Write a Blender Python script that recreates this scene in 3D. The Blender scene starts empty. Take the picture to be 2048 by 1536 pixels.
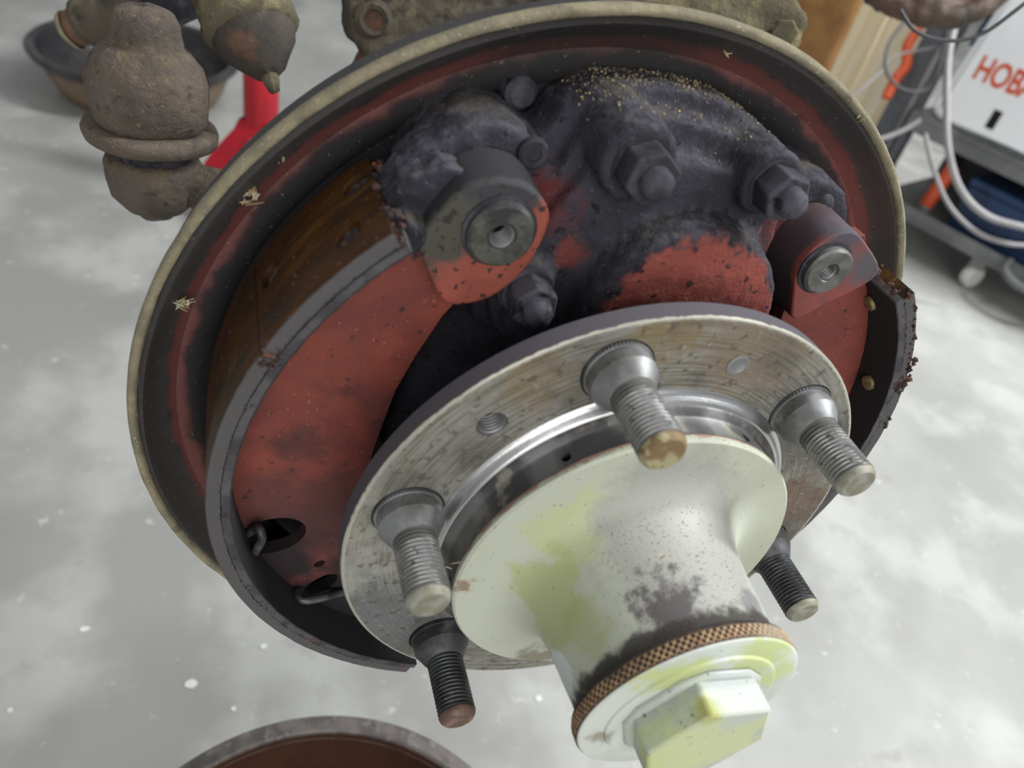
import bpy, bmesh, math, random
import numpy as np
from mathutils import Vector, Matrix, noise as mnoise
random.seed(7)
rad = math.radians
SC = bpy.context.scene
COL = SC.collection

# ---------------------------------------------------------------- camera
# Working frame ("hub frame", mm): x right, y up, z along the axle towards the viewer, floor at y = -390
FLOOR = -390.0
H = Matrix(((1, 0, 0, 0), (0, 0, -1, 0), (0, 1, 0, 0.390), (0, 0, 0, 1)))      # hub metres -> world metres
RC = np.array([[0.9408955709102349, 0.19980291665769218, 0.27348550077944256],
               [-0.03084773113359479, -0.7535553910647754, 0.6566602546835946],
               [0.3372891076293639, -0.6262851324215618, -0.7028534632356127]])   # rows: camera right, down, forward
CC = np.array([-110.47114681470995, 182.39640591334097, 132.78058114807422])
FPX = 1517.757
cam = bpy.data.cameras.new('camera'); camo = bpy.data.objects.new('camera', cam); COL.objects.link(camo)
cam.sensor_width = 36.0; cam.lens = FPX / 2048 * 36.0
cam.clip_start = 0.01; cam.clip_end = 50
m = Matrix.Identity(4)
for i in range(3):
    m[i][0] = RC[0][i]; m[i][1] = -RC[1][i]; m[i][2] = -RC[2][i]; m[i][3] = CC[i] * 0.001
camo.matrix_world = H @ m
cam.dof.use_dof = True; cam.dof.focus_distance = 0.262; cam.dof.aperture_fstop = 11.0
SC.camera = camo

# ---------------------------------------------------------------- light
w = bpy.data.worlds.new('garage_air'); SC.world = w; w.use_nodes = True
w.node_tree.nodes['Background'].inputs[0].default_value = (0.93, 0.96, 1.0, 1)
w.node_tree.nodes['Background'].inputs[1].default_value = 0.34

def area(name, loc, target, sx, sy, power, col=(1, 1, 1)):
    l = bpy.data.lights.new(name, 'AREA'); l.shape = 'RECTANGLE'; l.size = sx; l.size_y = sy; l.energy = power; l.color = col
    o = bpy.data.objects.new(name, l); COL.objects.link(o); o.location = loc
    o.rotation_euler = (Vector(target) - Vector(loc)).to_track_quat('-Z', 'Y').to_euler()
    return o
area('ceiling_tube_light', (0.9, 0.6, 2.35), (0.9, 0.5, 0.0), 1.2, 0.16, 18, (0.97, 0.99, 1.0))
area('ceiling_tube_light', (1.95, -0.1, 2.0), (1.5, 0.0, 0.0), 0.16, 1.2, 104, (0.97, 0.99, 1.0))
area('front_left_fill', (-0.35, -2.5, 1.25), (0.0, 0.0, 0.4), 2.4, 1.9, 56, (1.0, 0.99, 0.97))  # unseen soft light, added from front left to brighten hub and shoe faces
SC.view_settings.view_transform = 'Standard'; SC.view_settings.look = 'None'
SC.view_settings.gamma = 1.0; SC.view_settings.use_curve_mapping = False
SC.view_settings.exposure = -0.05

# ---------------------------------------------------------------- helpers: measuring
def ray(px, py):
    return RC.T @ np.array([(px - 1024) / FPX, (py - 768) / FPX, 1.0])
def at(px, py, d):
    return Vector((CC + ray(px, py) * d).tolist())
def at_z(px, py, z):
    r = ray(px, py); return Vector((CC + r * ((z - CC[2]) / r[2])).tolist())
def at_y(px, py, y):
    r = ray(px, py); return Vector((CC + r * ((y - CC[1]) / r[1])).tolist())

# ---------------------------------------------------------------- helpers: materials
def lin(r, g, b):
    f = lambda c: (c / 255 / 12.92) if c / 255 <= 0.04045 else ((c / 255 + 0.055) / 1.055) ** 2.4
    return (f(r), f(g), f(b), 1)

class Mat:
    """layered procedural material: noise variation, specks and stains with a shape of their own"""
    def __init__(s, name, col, rough=0.7, metal=0.0, spec=0.5):
        s.m = bpy.data.materials.new(name); s.m.use_nodes = True
        s.nt = s.m.node_tree; s.n = s.nt.nodes; s.l = s.nt.links
        s.bs = s.n['Principled BSDF']
        s.tc = s.n.new('ShaderNodeTexCoord').outputs['Object']
        s.c = s.val(col if len(col) == 4 else lin(*col)); s.r = rough; s.me = metal; s.spec = spec; s.bumps = []
    def val(s, c):
        v = s.n.new('ShaderNodeRGB'); v.outputs[0].default_value = c; return v.outputs[0]
    def math(s, op, a, b=None, c=None):
        v = s.n.new('ShaderNodeMath'); v.operation = op
        for i, x in enumerate((a, b, c)):
            if x is None: continue
            if isinstance(x, (int, float)): v.inputs[i].default_value = x
            else: s.l.new(x, v.inputs[i])
        return v.outputs[0]
    def noise(s, scale, detail=3, rough=0.55, vec=None, stretch=None):
        v = s.n.new('ShaderNodeTexNoise'); v.inputs['Scale'].default_value = scale; v.inputs['Detail'].default_value = detail
        v.inputs['Roughness'].default_value = rough
        vec = vec or s.tc
        if stretch:
            mp = s.n.new('ShaderNodeMapping'); mp.inputs['Scale'].default_value = stretch; s.l.new(vec, mp.inputs[0]); vec = mp.outputs[0]
        s.l.new(vec, v.inputs['Vector']); return v.outputs['Fac']
    def step(s, x, lo, hi):
        v = s.n.new('ShaderNodeMapRange'); v.interpolation_type = 'SMOOTHSTEP'
        s.l.new(x, v.inputs[0]); v.inputs[1].default_value = lo; v.inputs[2].default_value = hi; return v.outputs[0]
    def layer(s, mask, col, rough=None, metal=None, amt=1.0):
        if amt != 1.0: mask = s.math('MULTIPLY', mask, amt)
        mx = s.n.new('ShaderNodeMix'); mx.data_type = 'RGBA'
        s.l.new(mask, mx.inputs[0]); s.l.new(s.c, mx.inputs[6])
        if isinstance(col, tuple): mx.inputs[7].default_value = col if len(col) == 4 else lin(*col)
        else: s.l.new(col, mx.inputs[7])
        s.c = mx.outputs[2]
        for key, v in (('r', rough), ('me', metal)):
            if v is None: continue
            old = getattr(s, key)
            f = s.n.new('ShaderNodeMix'); s.l.new(mask, f.inputs[0])
            if isinstance(old, (int, float)): f.inputs[2].default_value = old
            else: s.l.new(old, f.inputs[2])
            f.inputs[3].default_value = v
            setattr(s, key, f.outputs[0])
        return s
    def var(s, col, scale, lo=0.4, hi=0.6, detail=4, rough=None, metal=None, amt=1.0, stretch=None):
        return s.layer(s.step(s.noise(scale, detail, stretch=stretch), lo, hi), col, rough, metal, amt)
    def polar(s):
        """(radius, angle, z) of the object's own axis"""
        sp = s.n.new('ShaderNodeSeparateXYZ'); s.l.new(s.tc, sp.inputs[0])
        r = s.math('SQRT', s.math('ADD', s.math('MULTIPLY', sp.outputs[0], sp.outputs[0]), s.math('MULTIPLY', sp.outputs[1], sp.outputs[1])))
        a = s.math('ARCTAN2', sp.outputs[1], sp.outputs[0])
        return r, a, sp.outputs[2]
    def turned(s, col, rs=1500, as_=4, lo=0.45, hi=0.6, amt=1.0, rough=None, metal=None):
        r, a, z = s.polar(); cb = s.n.new('ShaderNodeCombineXYZ')
        s.l.new(s.math('MULTIPLY', r, rs), cb.inputs[0]); s.l.new(s.math('MULTIPLY', a, as_), cb.inputs[1]); s.l.new(s.math('MULTIPLY', z, rs), cb.inputs[2])
        return s.layer(s.step(s.noise(1.0, 3, vec=cb.outputs[0]), lo, hi), col, rough, metal, amt)
    def patch(s, c, r, col, soft=2.0, amp=4.0, nscale=150, sq=(1, 1, 1), rough=None, metal=None, amt=1.0, extra=None):
        """stain: distance from a point on the part (mm), edge broken by noise"""
        v = s.n.new('ShaderNodeVectorMath'); v.operation = 'SUBTRACT'; s.l.new(s.tc, v.inputs[0]); v.inputs[1].default_value = [x * 0.001 for x in c]
        k = s.n.new('ShaderNodeVectorMath'); k.operation = 'MULTIPLY'; s.l.new(v.outputs[0], k.inputs[0]); k.inputs[1].default_value = sq
        d = s.n.new('ShaderNodeVectorMath'); d.operation = 'LENGTH'; s.l.new(k.outputs[0], d.inputs[0])
        e = s.math('ADD', d.outputs['Value'], s.math('MULTIPLY', s.math('SUBTRACT', s.noise(nscale, 5, 0.65), 0.5), amp * 0.002))
        mk = s.step(e, (r + soft) * 0.001, (r - soft) * 0.001)
        if extra is not None: mk = s.math('MULTIPLY', mk, extra)
        return s.layer(mk, col, rough, metal, amt)
    def band(s, which, lo, hi, col, soft=0.5, amp=1.0, nscale=300, rough=None, metal=None, amt=1.0):
        x = dict(zip('raz', s.polar()))[which]
        e = s.math('ADD', x, s.math('MULTIPLY', s.math('SUBTRACT', s.noise(nscale, 4), 0.5), amp * 0.002))
        a = s.step(e, (lo - soft) * 0.001, (lo + soft) * 0.001); b = s.step(e, (hi + soft) * 0.001, (hi - soft) * 0.001)
        return s.layer(s.math('MULTIPLY', a, b), col, rough, metal, amt)
    def settled(s, col, lo=0.3, hi=0.8, scale=400, nlo=0.45, nhi=0.6, amt=1.0, rough=0.95):
        """dust and grit lying on surfaces that face up (object y axis of the axle parts)"""
        g = s.n.new('ShaderNodeNewGeometry'); sp = s.n.new('ShaderNodeSeparateXYZ'); s.l.new(g.outputs['Normal'], sp.inputs[0])
        mk = s.math('MULTIPLY', s.step(sp.outputs[2], lo, hi), s.step(s.noise(scale, 3), nlo, nhi))
        return s.layer(mk, col, rough, 0.0, amt)
    def bump(s, scale, strength=0.3, dist=0.0004, detail=4, stretch=None):
        s.bumps.append((s.noise(scale, detail, stretch=stretch), strength, dist)); return s
    def done(s):
        s.l.new(s.c, s.bs.inputs['Base Color'])
        for key, inp in (('r', 'Roughness'), ('me', 'Metallic')):
            v = getattr(s, key)
            if isinstance(v, (int, float)): s.bs.inputs[inp].default_value = v
            else: s.l.new(v, s.bs.inputs[inp])
        s.bs.inputs['Specular IOR Level'].default_value = s.spec
        prev = None
        for h, st, di in s.bumps:
            b = s.n.new('ShaderNodeBump'); b.inputs['Strength'].default_value = st; b.inputs['Distance'].default_value = di
            s.l.new(h, b.inputs['Height'])
            if prev: s.l.new(prev, b.inputs['Normal'])
            prev = b.outputs[0]
        if prev: s.l.new(prev, s.bs.inputs['Normal'])
        return s.m

# ---------------------------------------------------------------- helpers: geometry (mm)
def frame(o, a, ref=None):
    w_ = Vector(a).normalized(); r = Vector(ref) if ref else (Vector((1, 0, 0)) if abs(w_.x) < 0.9 else Vector((0, 1, 0)))
    u = (r - w_ * r.dot(w_)).normalized(); v = w_.cross(u)
    return Matrix(((u.x, v.x, w_.x, o[0]), (u.y, v.y, w_.y, o[1]), (u.z, v.z, w_.z, o[2]), (0, 0, 0, 1)))
I4 = Matrix.Identity(4)

class B:
    def __init__(s): s.v = []; s.f = []
    def add(s, vs, fs, M=I4):
        k = len(s.v); s.v += [M @ Vector(p) for p in vs]; s.f += [[i + k for i in f] for f in fs]; return s
    def lathe(s, prof, seg=64, M=I4, a0=0.0, a1=360.0, close=False, mod=None):
        """revolve (r,z) profile about z; close=True joins last to first point; end points at r=0 become fans via tiny radius"""
        full = abs(a1 - a0) >= 359.9; n = seg if full else seg + 1; vs = []; fs = []; m_ = len(prof)
        for i in range(n):
            a = rad(a0 + (a1 - a0) * i / seg); c, d = math.cos(a), math.sin(a)
            for (r, z) in prof:
                if mod: r, z = mod(r, z, a)
                vs.append((r * c, r * d, z))
        pr = range(m_ if close else m_ - 1)
        for i in range(seg):
            j = (i + 1) % n
            for k in pr:
                k2 = (k + 1) % m_
                fs.append([i * m_ + k, j * m_ + k, j * m_ + k2, i * m_ + k2])
        if not full and close:
            fs.append([k for k in range(m_)]); fs.append([(n - 1) * m_ + k for k in range(m_ - 1, -1, -1)])
        return s.add(vs, fs, M)
    def solid(s, prof, seg=48, M=I4, mod=None):
        """closed revolve from axis to axis"""
        p = [(max(r, 1e-3), z) for r, z in prof]; k = len(s.v); s.lathe(p, seg, M, mod=mod); m_ = len(p)
        s.f.append([k + i * m_ for i in range(seg - 1, -1, -1)]); s.f.append([k + i * m_ + m_ - 1 for i in range(seg)]); return s
    def prism(s, poly, z0, z1, M=I4, top=1.0, c=None):
        n = len(poly)
        if c is None: c = (sum(p[0] for p in poly) / n, sum(p[1] for p in poly) / n)
        ar = sum(poly[i][0] * poly[(i + 1) % n][1] - poly[(i + 1) % n][0] * poly[i][1] for i in range(n))
        if ar < 0: poly = poly[::-1]
        vs = [(x, y, z0) for x, y in poly] + [(c[0] + (x - c[0]) * top, c[1] + (y - c[1]) * top, z1) for x, y in poly]
        fs = [list(range(n - 1, -1, -1)), list(range(n, 2 * n))] + [[i, (i + 1) % n, n + (i + 1) % n, n + i] for i in range(n)]
        return s.add(vs, fs, M)
    def box(s, x0, x1, y0, y1, z0, z1, M=I4): return s.prism([(x0, y0), (x1, y0), (x1, y1), (x0, y1)], z0, z1, M)
    def tube(s, pts, r, seg=10, caps=True):
        P = [Vector(p) for p in pts]; n = len(P); k0 = len(s.v); rr = r if isinstance(r, (list, tuple)) else [r] * n
        t0 = (P[1] - P[0]).normalized(); u = t0.orthogonal().normalized()
        for i in range(n):
            t = (P[min(i + 1, n - 1)] - P[max(i - 1, 0)]).normalized(); u = (u - t * u.dot(t)).normalized(); v = t.cross(u)
            for j in range(seg):
                a = 2 * math.pi * j / seg; s.v.append(P[i] + (u * math.cos(a) + v * math.sin(a)) * rr[i])
        for i in range(n - 1):
            for j in range(seg):
                s.f.append([k0 + i * seg + j, k0 + i * seg + (j + 1) % seg, k0 + (i + 1) * seg + (j + 1) % seg, k0 + (i + 1) * seg + j])
        if caps:
            s.f.append([k0 + j for j in range(seg - 1, -1, -1)]); s.f.append([k0 + (n - 1) * seg + j for j in range(seg)])
        return s
    def ball(s, c, r, sq=(1, 1, 1), seg=16, rings=10, jit=0.0):
        vs = []; fs = []
        for i in range(rings + 1):
            t = math.pi * i / rings
            for j in range(seg):
                a = 2 * math.pi * j / seg; q = 1 + (random.uniform(-jit, jit) if 0 < i < rings else 0)
                st = max(math.sin(t), 1e-3)
                vs.append((c[0] + r * sq[0] * st * math.cos(a) * q, c[1] + r * sq[1] * st * math.sin(a) * q, c[2] + r * sq[2] * math.cos(t) * q))
        for i in range(rings):
            for j in range(seg): fs.append([i * seg + j, (i + 1) * seg + j, (i + 1) * seg + (j + 1) % seg, i * seg + (j + 1) % seg])
        fs.append(list(range(seg))); fs.append([rings * seg + j for j in range(seg - 1, -1, -1)])
        return s.add(vs, fs)
    def mesh(s, name, off=(0, 0, 0)):
        me = bpy.data.meshes.new(name); o = Vector(off)
        me.from_pydata([((p - o) * 0.001)[:] for p in s.v], [], s.f); me.validate(); return me

def finish(me, mat, ang=35):
    me.materials.clear(); me.materials.append(mat)
    for p in me.polygons: p.use_smooth = True
    me.set_sharp_from_angle(angle=rad(ang)); me.update()

def props(o, label=None, cat=None, group=None, kind=None):
    if label: o['label'] = label
    if cat: o['category'] = cat
    if group: o['group'] = group
    if kind: o['kind'] = kind
    return o

def place(o, base, basis=None):
    M = basis.copy() if basis else Matrix.Identity(4)
    M = M.to_4x4(); M.translation = Vector(base) * 0.001
    o.matrix_world = H @ M

def thing(name, label, cat, base=(0, 0, 0), basis=None, group=None, kind=None):
    o = bpy.data.objects.new(name, None); COL.objects.link(o); o.empty_display_size = 0.02
    place(o, base, basis); o['off'] = [float(x) for x in base] if basis is None else [0.0, 0.0, 0.0]
    return props(o, label, cat, group, kind)

def part(b, name, mat, root, ang=35, bevel=0, label=None, fix=False):
    """mesh child; coordinates are the axle frame in mm (or the thing's own frame when it has a basis)"""
    top = root
    while top.parent: top = top.parent
    me = b.mesh(name, top.get('off', (0, 0, 0))) if isinstance(b, B) else b
    if fix:
        bm = bmesh.new(); bm.from_mesh(me); bmesh.ops.recalc_face_normals(bm, faces=bm.faces); bm.to_mesh(me); bm.free()
    finish(me, mat, ang)
    o = bpy.data.objects.new(name, me); COL.objects.link(o); o.parent = root
    if bevel:
        md = o.modifiers.new('bevel', 'BEVEL'); md.width = bevel * 0.001; md.segments = 2; md.limit_method = 'ANGLE'; md.angle_limit = rad(35)
        md.harden_normals = False
    if label: o['label'] = label
    return o

def single(b, name, mat, label, cat, base=(0, 0, 0), basis=None, group=None, kind=None, ang=35, bevel=0, fix=False):
    me = b.mesh(name, base if basis is None else (0, 0, 0)) if isinstance(b, B) else b
    if fix:
        bm = bmesh.new(); bm.from_mesh(me); bmesh.ops.recalc_face_normals(bm, faces=bm.faces); bm.to_mesh(me); bm.free()
    finish(me, mat, ang)
    o = bpy.data.objects.new(name, me); COL.objects.link(o); place(o, base, basis)
    if bevel:
        md = o.modifiers.new('bevel', 'BEVEL'); md.width = bevel * 0.001; md.segments = 2; md.limit_method = 'ANGLE'; md.angle_limit = rad(35)
    return props(o, label, cat, group, kind)

def eval_mesh(me, setup):
    o = bpy.data.objects.new('tmp', me); COL.objects.link(o); extra = setup(o) or []
    dg = bpy.context.evaluated_depsgraph_get(); dg.update()
    out = bpy.data.meshes.new_from_object(o.evaluated_get(dg))
    bpy.data.objects.remove(o)
    for e in extra: bpy.data.objects.remove(e)
    return out

def fuse(b, voxel, smooth=6, off=(0, 0, 0), rough=(), fac=0.5):
    """weld overlapping shells into one cast-looking skin; rough = [(scale 1/mm, height mm)]"""
    def su(o):
        r = o.modifiers.new('r', 'REMESH'); r.mode = 'VOXEL'; r.voxel_size = voxel * 0.001
        if smooth:
            k = o.modifiers.new('s', 'SMOOTH'); k.iterations = smooth; k.factor = fac
    me = eval_mesh(b.mesh('cast', off), su)
    if rough:
        nrm = [v.normal.copy() for v in me.vertices]
        for v, n in zip(me.vertices, nrm):
            q = v.co * 1000; h = sum(mnoise.noise(q * sc + Vector((sc * 31, 7, 3))) * hh for sc, hh in rough); v.co += n * h * 0.001
        me.update()
    return me

def cut(me, cutters):
    def su(o):
        ex = []
        for c in cutters:
            k = bpy.data.objects.new('cut', c); COL.objects.link(k); ex.append(k)
            md = o.modifiers.new('b', 'BOOLEAN'); md.operation = 'DIFFERENCE'; md.object = k; md.solver = 'EXACT'
        return ex
    return eval_mesh(me, su)

def fixn(me):
    bm = bmesh.new(); bm.from_mesh(me); bmesh.ops.recalc_face_normals(bm, faces=bm.faces); bm.to_mesh(me); bm.free(); return me

def spline(pts, n=8):
    P = [Vector(p) for p in pts]; P = [P[0] * 2 - P[1]] + P + [P[-1] * 2 - P[-2]]; out = []
    for i in range(1, len(P) - 2):
        for k in range(n):
            t = k / n; a, b, c, d = P[i - 1], P[i], P[i + 1], P[i + 2]
            out.append(0.5 * ((2 * b) + (c - a) * t + (2 * a - 5 * b + 4 * c - d) * t * t + (3 * b - a - 3 * c + d) * t ** 3))
    out.append(P[-2]); return out

def pc(r, a): return (r * math.cos(rad(a)), r * math.sin(rad(a)))

# ---------------------------------------------------------------- materials
RED = (124, 62, 52); REDD = (98, 40, 36); SOOT = (44, 43, 49); SOOTL = (74, 72, 82); TAN = (142, 132, 106)
m_floor = (Mat('concrete', (157, 157, 152), 0.55)
           .var((140, 140, 136), 2.2, 0.40, 0.62, 6).var((176, 176, 172), 7, 0.45, 0.66, 5, amt=0.7).var((142, 142, 139), 26, 0.52, 0.72, 5, amt=0.6)
           .var((198, 198, 195), 60, 0.63, 0.74, 4, amt=0.7).var((120, 118, 112), 14, 0.66, 0.76, 4, amt=0.5).bump(140, 0.08, 0.001).done())
m_casting = (Mat('sooty_casting', SOOT, 0.88, spec=0.25).var((58, 57, 66), 35, 0.42, 0.62).var((32, 31, 35), 22, 0.5, 0.66, amt=0.8)
             .patch((14, 64, -24), 28.5, (138, 72, 63), 1.8, 7, 130, rough=0.75)
             .patch((-30, 92, -44), 8, (104, 46, 42), 4, 8, 150, amt=0.8).patch((-22, 80, -38), 4.6, (112, 56, 46), 2, 5, 200, amt=0.85)
             .patch((47, 88, -40), 8, (106, 52, 48), 4, 8, 150, amt=0.75)
             .var((26, 25, 28), 260, 0.62, 0.68, 2, amt=0.8).var((96, 92, 102), 520, 0.66, 0.72, 2, amt=0.6)
             .settled((80, 80, 88), 0.15, 0.9, 330, 0.42, 0.62, 0.55).settled((92, 86, 74), 0.65, 0.98, 45, 0.48, 0.64, 0.55)
             .bump(700, 0.8, 0.0007).bump(130, 0.35, 0.001).done())
m_soot = (Mat('brake_soot_metal', (50, 49, 55), 0.8, 0.1, 0.3).var((76, 74, 82), 60, 0.45, 0.65).var((33, 32, 36), 180, 0.52, 0.66)
          .bump(450, 0.4, 0.0004).done())
m_plate = (Mat('backing_plate_paint', (52, 50, 54), 0.7, spec=0.35).var((38, 37, 42), 30, 0.42, 0.6)
           .band('r', 125.5, 132.5, (100, 56, 52), 1.6, 4, 60, rough=0.6, amt=0.85)
           .band('r', 70, 123, (38, 37, 41), 2.0, 8, 50, rough=0.9)
           .patch((84, 76, -66), 30, (108, 58, 52), 6, 14, 50, amt=0.85)
           .band('r', 117, 127.5, (30, 28, 30), 1.6, 5, 60, rough=0.85, amt=0.9)  # near-black groove ring: soot, with the shade under the shoes painted in
           .band('r', 132.5, 150, (62, 59, 58), 0.8, 1.5, 100, rough=0.5, amt=0.85)
           .patch((-20, 130, -64), 34, (40, 38, 38), 14, 24, 40, amt=0.7)
           .var((110, 104, 92), 700, 0.68, 0.73, 2, amt=0.7).bump(300, 0.35, 0.0005).done())
m_rim = (Mat('dusty_rim', (118, 112, 94), 0.9, spec=0.2).var((136, 129, 106), 90, 0.4, 0.6).var((88, 82, 70), 45, 0.55, 0.7, amt=0.8)
         .var((170, 164, 144), 900, 0.62, 0.7, 2, amt=0.6).bump(700, 0.6, 0.0006).done())
m_red = (Mat('red_oxide_paint', RED, 0.62, spec=0.35).var((110, 56, 50), 40, 0.42, 0.62).var((138, 68, 54), 90, 0.5, 0.7, amt=0.6)
         .var((70, 42, 42), 28, 0.58, 0.72, 5, amt=0.75).var((44, 40, 42), 260, 0.66, 0.7, 3, amt=0.75).var((176, 116, 98), 900, 0.72, 0.75, 1, amt=0.6)
         .patch((-62, 20, -36), 10, (66, 46, 50), 8, 16, 90, amt=0.7).patch((-92, -30, -36), 26, (60, 44, 46), 12, 24, 60, amt=0.65)
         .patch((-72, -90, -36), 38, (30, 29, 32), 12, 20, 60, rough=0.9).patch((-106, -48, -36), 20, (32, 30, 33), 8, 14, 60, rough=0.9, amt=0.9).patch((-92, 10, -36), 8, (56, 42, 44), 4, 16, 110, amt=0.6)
         .bump(300, 0.3, 0.0004).done())
m_eye = (Mat('red_paint_worn_boss', (146, 76, 62), 0.6, spec=0.4).var((132, 66, 54), 60, 0.42, 0.6)
         .patch((-52, 104, -28), 14, (58, 57, 60), 3, 9, 120, rough=0.85).patch((-64, 90, -30), 11, (72, 70, 62), 3, 8, 140, rough=0.75).band('z', -60, -30.2, (40, 39, 43), 0.8, 2.5, 150, rough=0.9)
         .patch((-66, 78, -40), 10, (50, 46, 50), 4, 6, 120, rough=0.8, amt=0.9)
         .var((40, 38, 38), 330, 0.60, 0.63, 2, amt=0.9).bump(350, 0.3, 0.0004).done())
m_eye2 = (Mat('red_paint_dusty_boss', (146, 76, 66), 0.62, spec=0.35).var((128, 66, 60), 60, 0.42, 0.6)
          .band('z', -60, -30.5, (66, 50, 52), 1.2, 3, 150, rough=0.85).patch((62, 96, -28), 9, (80, 76, 84), 5, 7, 120, rough=0.8).patch((50, 84, -38), 8, (60, 54, 58), 5, 7, 120, amt=0.7)
          .patch((76, 84, -28), 7, (84, 80, 84), 3, 5, 140).var((84, 62, 66), 160, 0.55, 0.7, amt=0.6).bump(350, 0.3, 0.0004).done())
m_lining = (Mat('brake_lining', (64, 38, 14), 0.45, spec=0.22).var((44, 30, 18), 40, 0.4, 0.62, stretch=(1, 1, 3)).var((92, 64, 28), 30, 0.54, 0.70, amt=0.7, stretch=(1, 1, 4))
            .var((40, 30, 20), 16, 0.52, 0.7, amt=0.8).var((120, 90, 52), 500, 0.66, 0.72, 2, amt=0.5)
            .band('z', -20.35, -10, (84, 82, 82), 0.15, 0.3, 300, rough=0.8)
            .bump(120, 0.25, 0.0006, stretch=(1, 1, 4)).bump(600, 0.25, 0.0003).done())
m_table = (Mat('shoe_table_steel', (86, 83, 86), 0.6, 0.35).var((62, 60, 64), 70, 0.42, 0.6).var((104, 74, 62), 60, 0.58, 0.7, amt=0.5)
           .var((40, 38, 42), 350, 0.58, 0.66, amt=0.7).band('r', 100, 114.4, (36, 33, 35), 0.3, 0.3, 200, rough=0.9, metal=0.0).bump(500, 0.4, 0.0005).done())
m_rust = (Mat('flaking_rust', (80, 56, 50), 0.9).var((52, 40, 40), 200, 0.42, 0.58).var((150, 76, 44), 300, 0.62, 0.68).var((40, 36, 38), 500, 0.54, 0.62)
          .bump(900, 0.8, 0.001).done())
m_darkhole = (Mat('packed_brake_dirt', (52, 42, 38), 0.95).var((90, 72, 60), 700, 0.5, 0.6).bump(1200, 0.8, 0.001).done())
m_pin = (Mat('anchor_pin_steel', (98, 98, 92), 0.5, 0.6).var((72, 74, 68), 160, 0.4, 0.6).patch((-50, 100, -25), 6, (48, 46, 48), 3, 6, 250, rough=0.85, metal=0.1)
         .turned((120, 120, 112), 2500, 3, 0.55, 0.7, 0.5).bump(800, 0.25, 0.0003).done())
m_steel = (Mat('turned_flange_steel', (150, 149, 143), 0.5, 0.55)
           .turned((118, 114, 100), 1300, 3.0, 0.42, 0.62).turned((186, 186, 180), 2600, 2.0, 0.58, 0.72, 0.7).turned((70, 66, 58), 1700, 5, 0.60, 0.74, 0.7, rough=0.6)
           .patch((22, 74, 0), 17, (124, 104, 78), 7, 20, 90, rough=0.6, metal=0.35, amt=0.6).patch((-6, 79, 0), 9, (124, 104, 62), 5, 14, 90, rough=0.6, metal=0.3, amt=0.7)
           .patch((-40, 66, 0), 9, (126, 106, 72), 6, 14, 100, rough=0.6, metal=0.35, amt=0.6)
           .patch((64, 34, 0), 14, (86, 84, 78), 8, 16, 90, rough=0.55, metal=0.5, amt=0.8).patch((72, 2, 0), 15, (104, 78, 58), 6, 26, 110, rough=0.65, metal=0.3, amt=0.75)
           .patch((70, -24, 0), 16, (78, 72, 66), 6, 18, 90, rough=0.6, metal=0.4, amt=0.8)
           .patch((-82, -8, 0), 12, (176, 176, 170), 5, 18, 160, rough=0.5, amt=0.6).patch((-68, -36, 0), 22, (116, 118, 120), 9, 16, 70, amt=0.8)
           .patch((-78, 18, 0), 9, (168, 166, 154), 5, 16, 170, amt=0.6)
           .var((176, 174, 166), 420, 0.60, 0.68, 5, amt=0.35, rough=0.7, metal=0.2).var((74, 70, 62), 300, 0.56, 0.66, 5, amt=0.6, rough=0.75).var((84, 82, 76), 45, 0.50, 0.66, 6, amt=0.5, rough=0.6).var((110, 94, 66), 60, 0.58, 0.7, 5, amt=0.45, rough=0.65, metal=0.3)
           .band('r', 83.9, 85.2, (186, 183, 170), 0.25, 0.6, 500, rough=0.35).band('z', -9, -0.5, (86, 82, 88), 0.25, 0.8, 300, rough=0.75, metal=0.3)
           .bump(500, 0.2, 0.0003).done())
m_bright = (Mat('bright_turned_steel', (196, 196, 196), 0.3, 0.9).turned((150, 150, 152), 3000, 2, 0.45, 0.65, 0.7).bump(700, 0.15, 0.0003).done())
m_ring = (Mat('blackened_ring_steel', (112, 112, 112), 0.5, 0.5).var((72, 70, 70), 50, 0.42, 0.6, stretch=(1, 1, 0.4)).var((138, 136, 124), 120, 0.52, 0.66, amt=0.7)
          .var((84, 68, 48), 70, 0.58, 0.7, amt=0.7).bump(400, 0.25, 0.0003).done())
m_stud = (Mat('stud_steel', (138, 139, 140), 0.5, 0.6).var((108, 108, 106), 90, 0.42, 0.62).var((86, 80, 66), 150, 0.60, 0.7, amt=0.6, rough=0.7).bump(600, 0.2, 0.0003).done())
m_studdark = (Mat('sooty_stud_steel', (92, 92, 94), 0.5, 0.6).var((60, 60, 60), 90, 0.42, 0.62).var((112, 92, 76), 90, 0.6, 0.72, amt=0.5).bump(600, 0.2, 0.0003).done())
m_thread = (Mat('thread_steel', (138, 138, 136), 0.45, 0.65).var((112, 111, 106), 90, 0.42, 0.6, amt=0.6).var((58, 56, 50), 420, 0.62, 0.68, amt=0.7, rough=0.8, metal=0.2)
            .band('z', 8, 13, (78, 76, 70), 1.2, 3, 300, rough=0.8, metal=0.3, amt=0.7).done())
m_threaddark = (Mat('grimy_thread_steel', (74, 76, 78), 0.5, 0.6).var((48, 48, 48), 120, 0.42, 0.6).var((104, 100, 88), 300, 0.62, 0.7, amt=0.6).done())
m_tipA = (Mat('stud_end_paint', (150, 149, 140), 0.6, 0.3).var((130, 126, 108), 200, 0.45, 0.6).bump(500, 0.2, 0.0003).done())
m_tipB = (Mat('stud_end_rust_paint', (120, 98, 66), 0.65, 0.1).var((160, 152, 116), 160, 0.5, 0.58).var((96, 64, 40), 240, 0.56, 0.66).done())
m_tipC = (Mat('stud_end_rust', (128, 104, 92), 0.65, 0.3).var((100, 78, 66), 200, 0.45, 0.6).done())
GP = (182, 186, 170)
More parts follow.
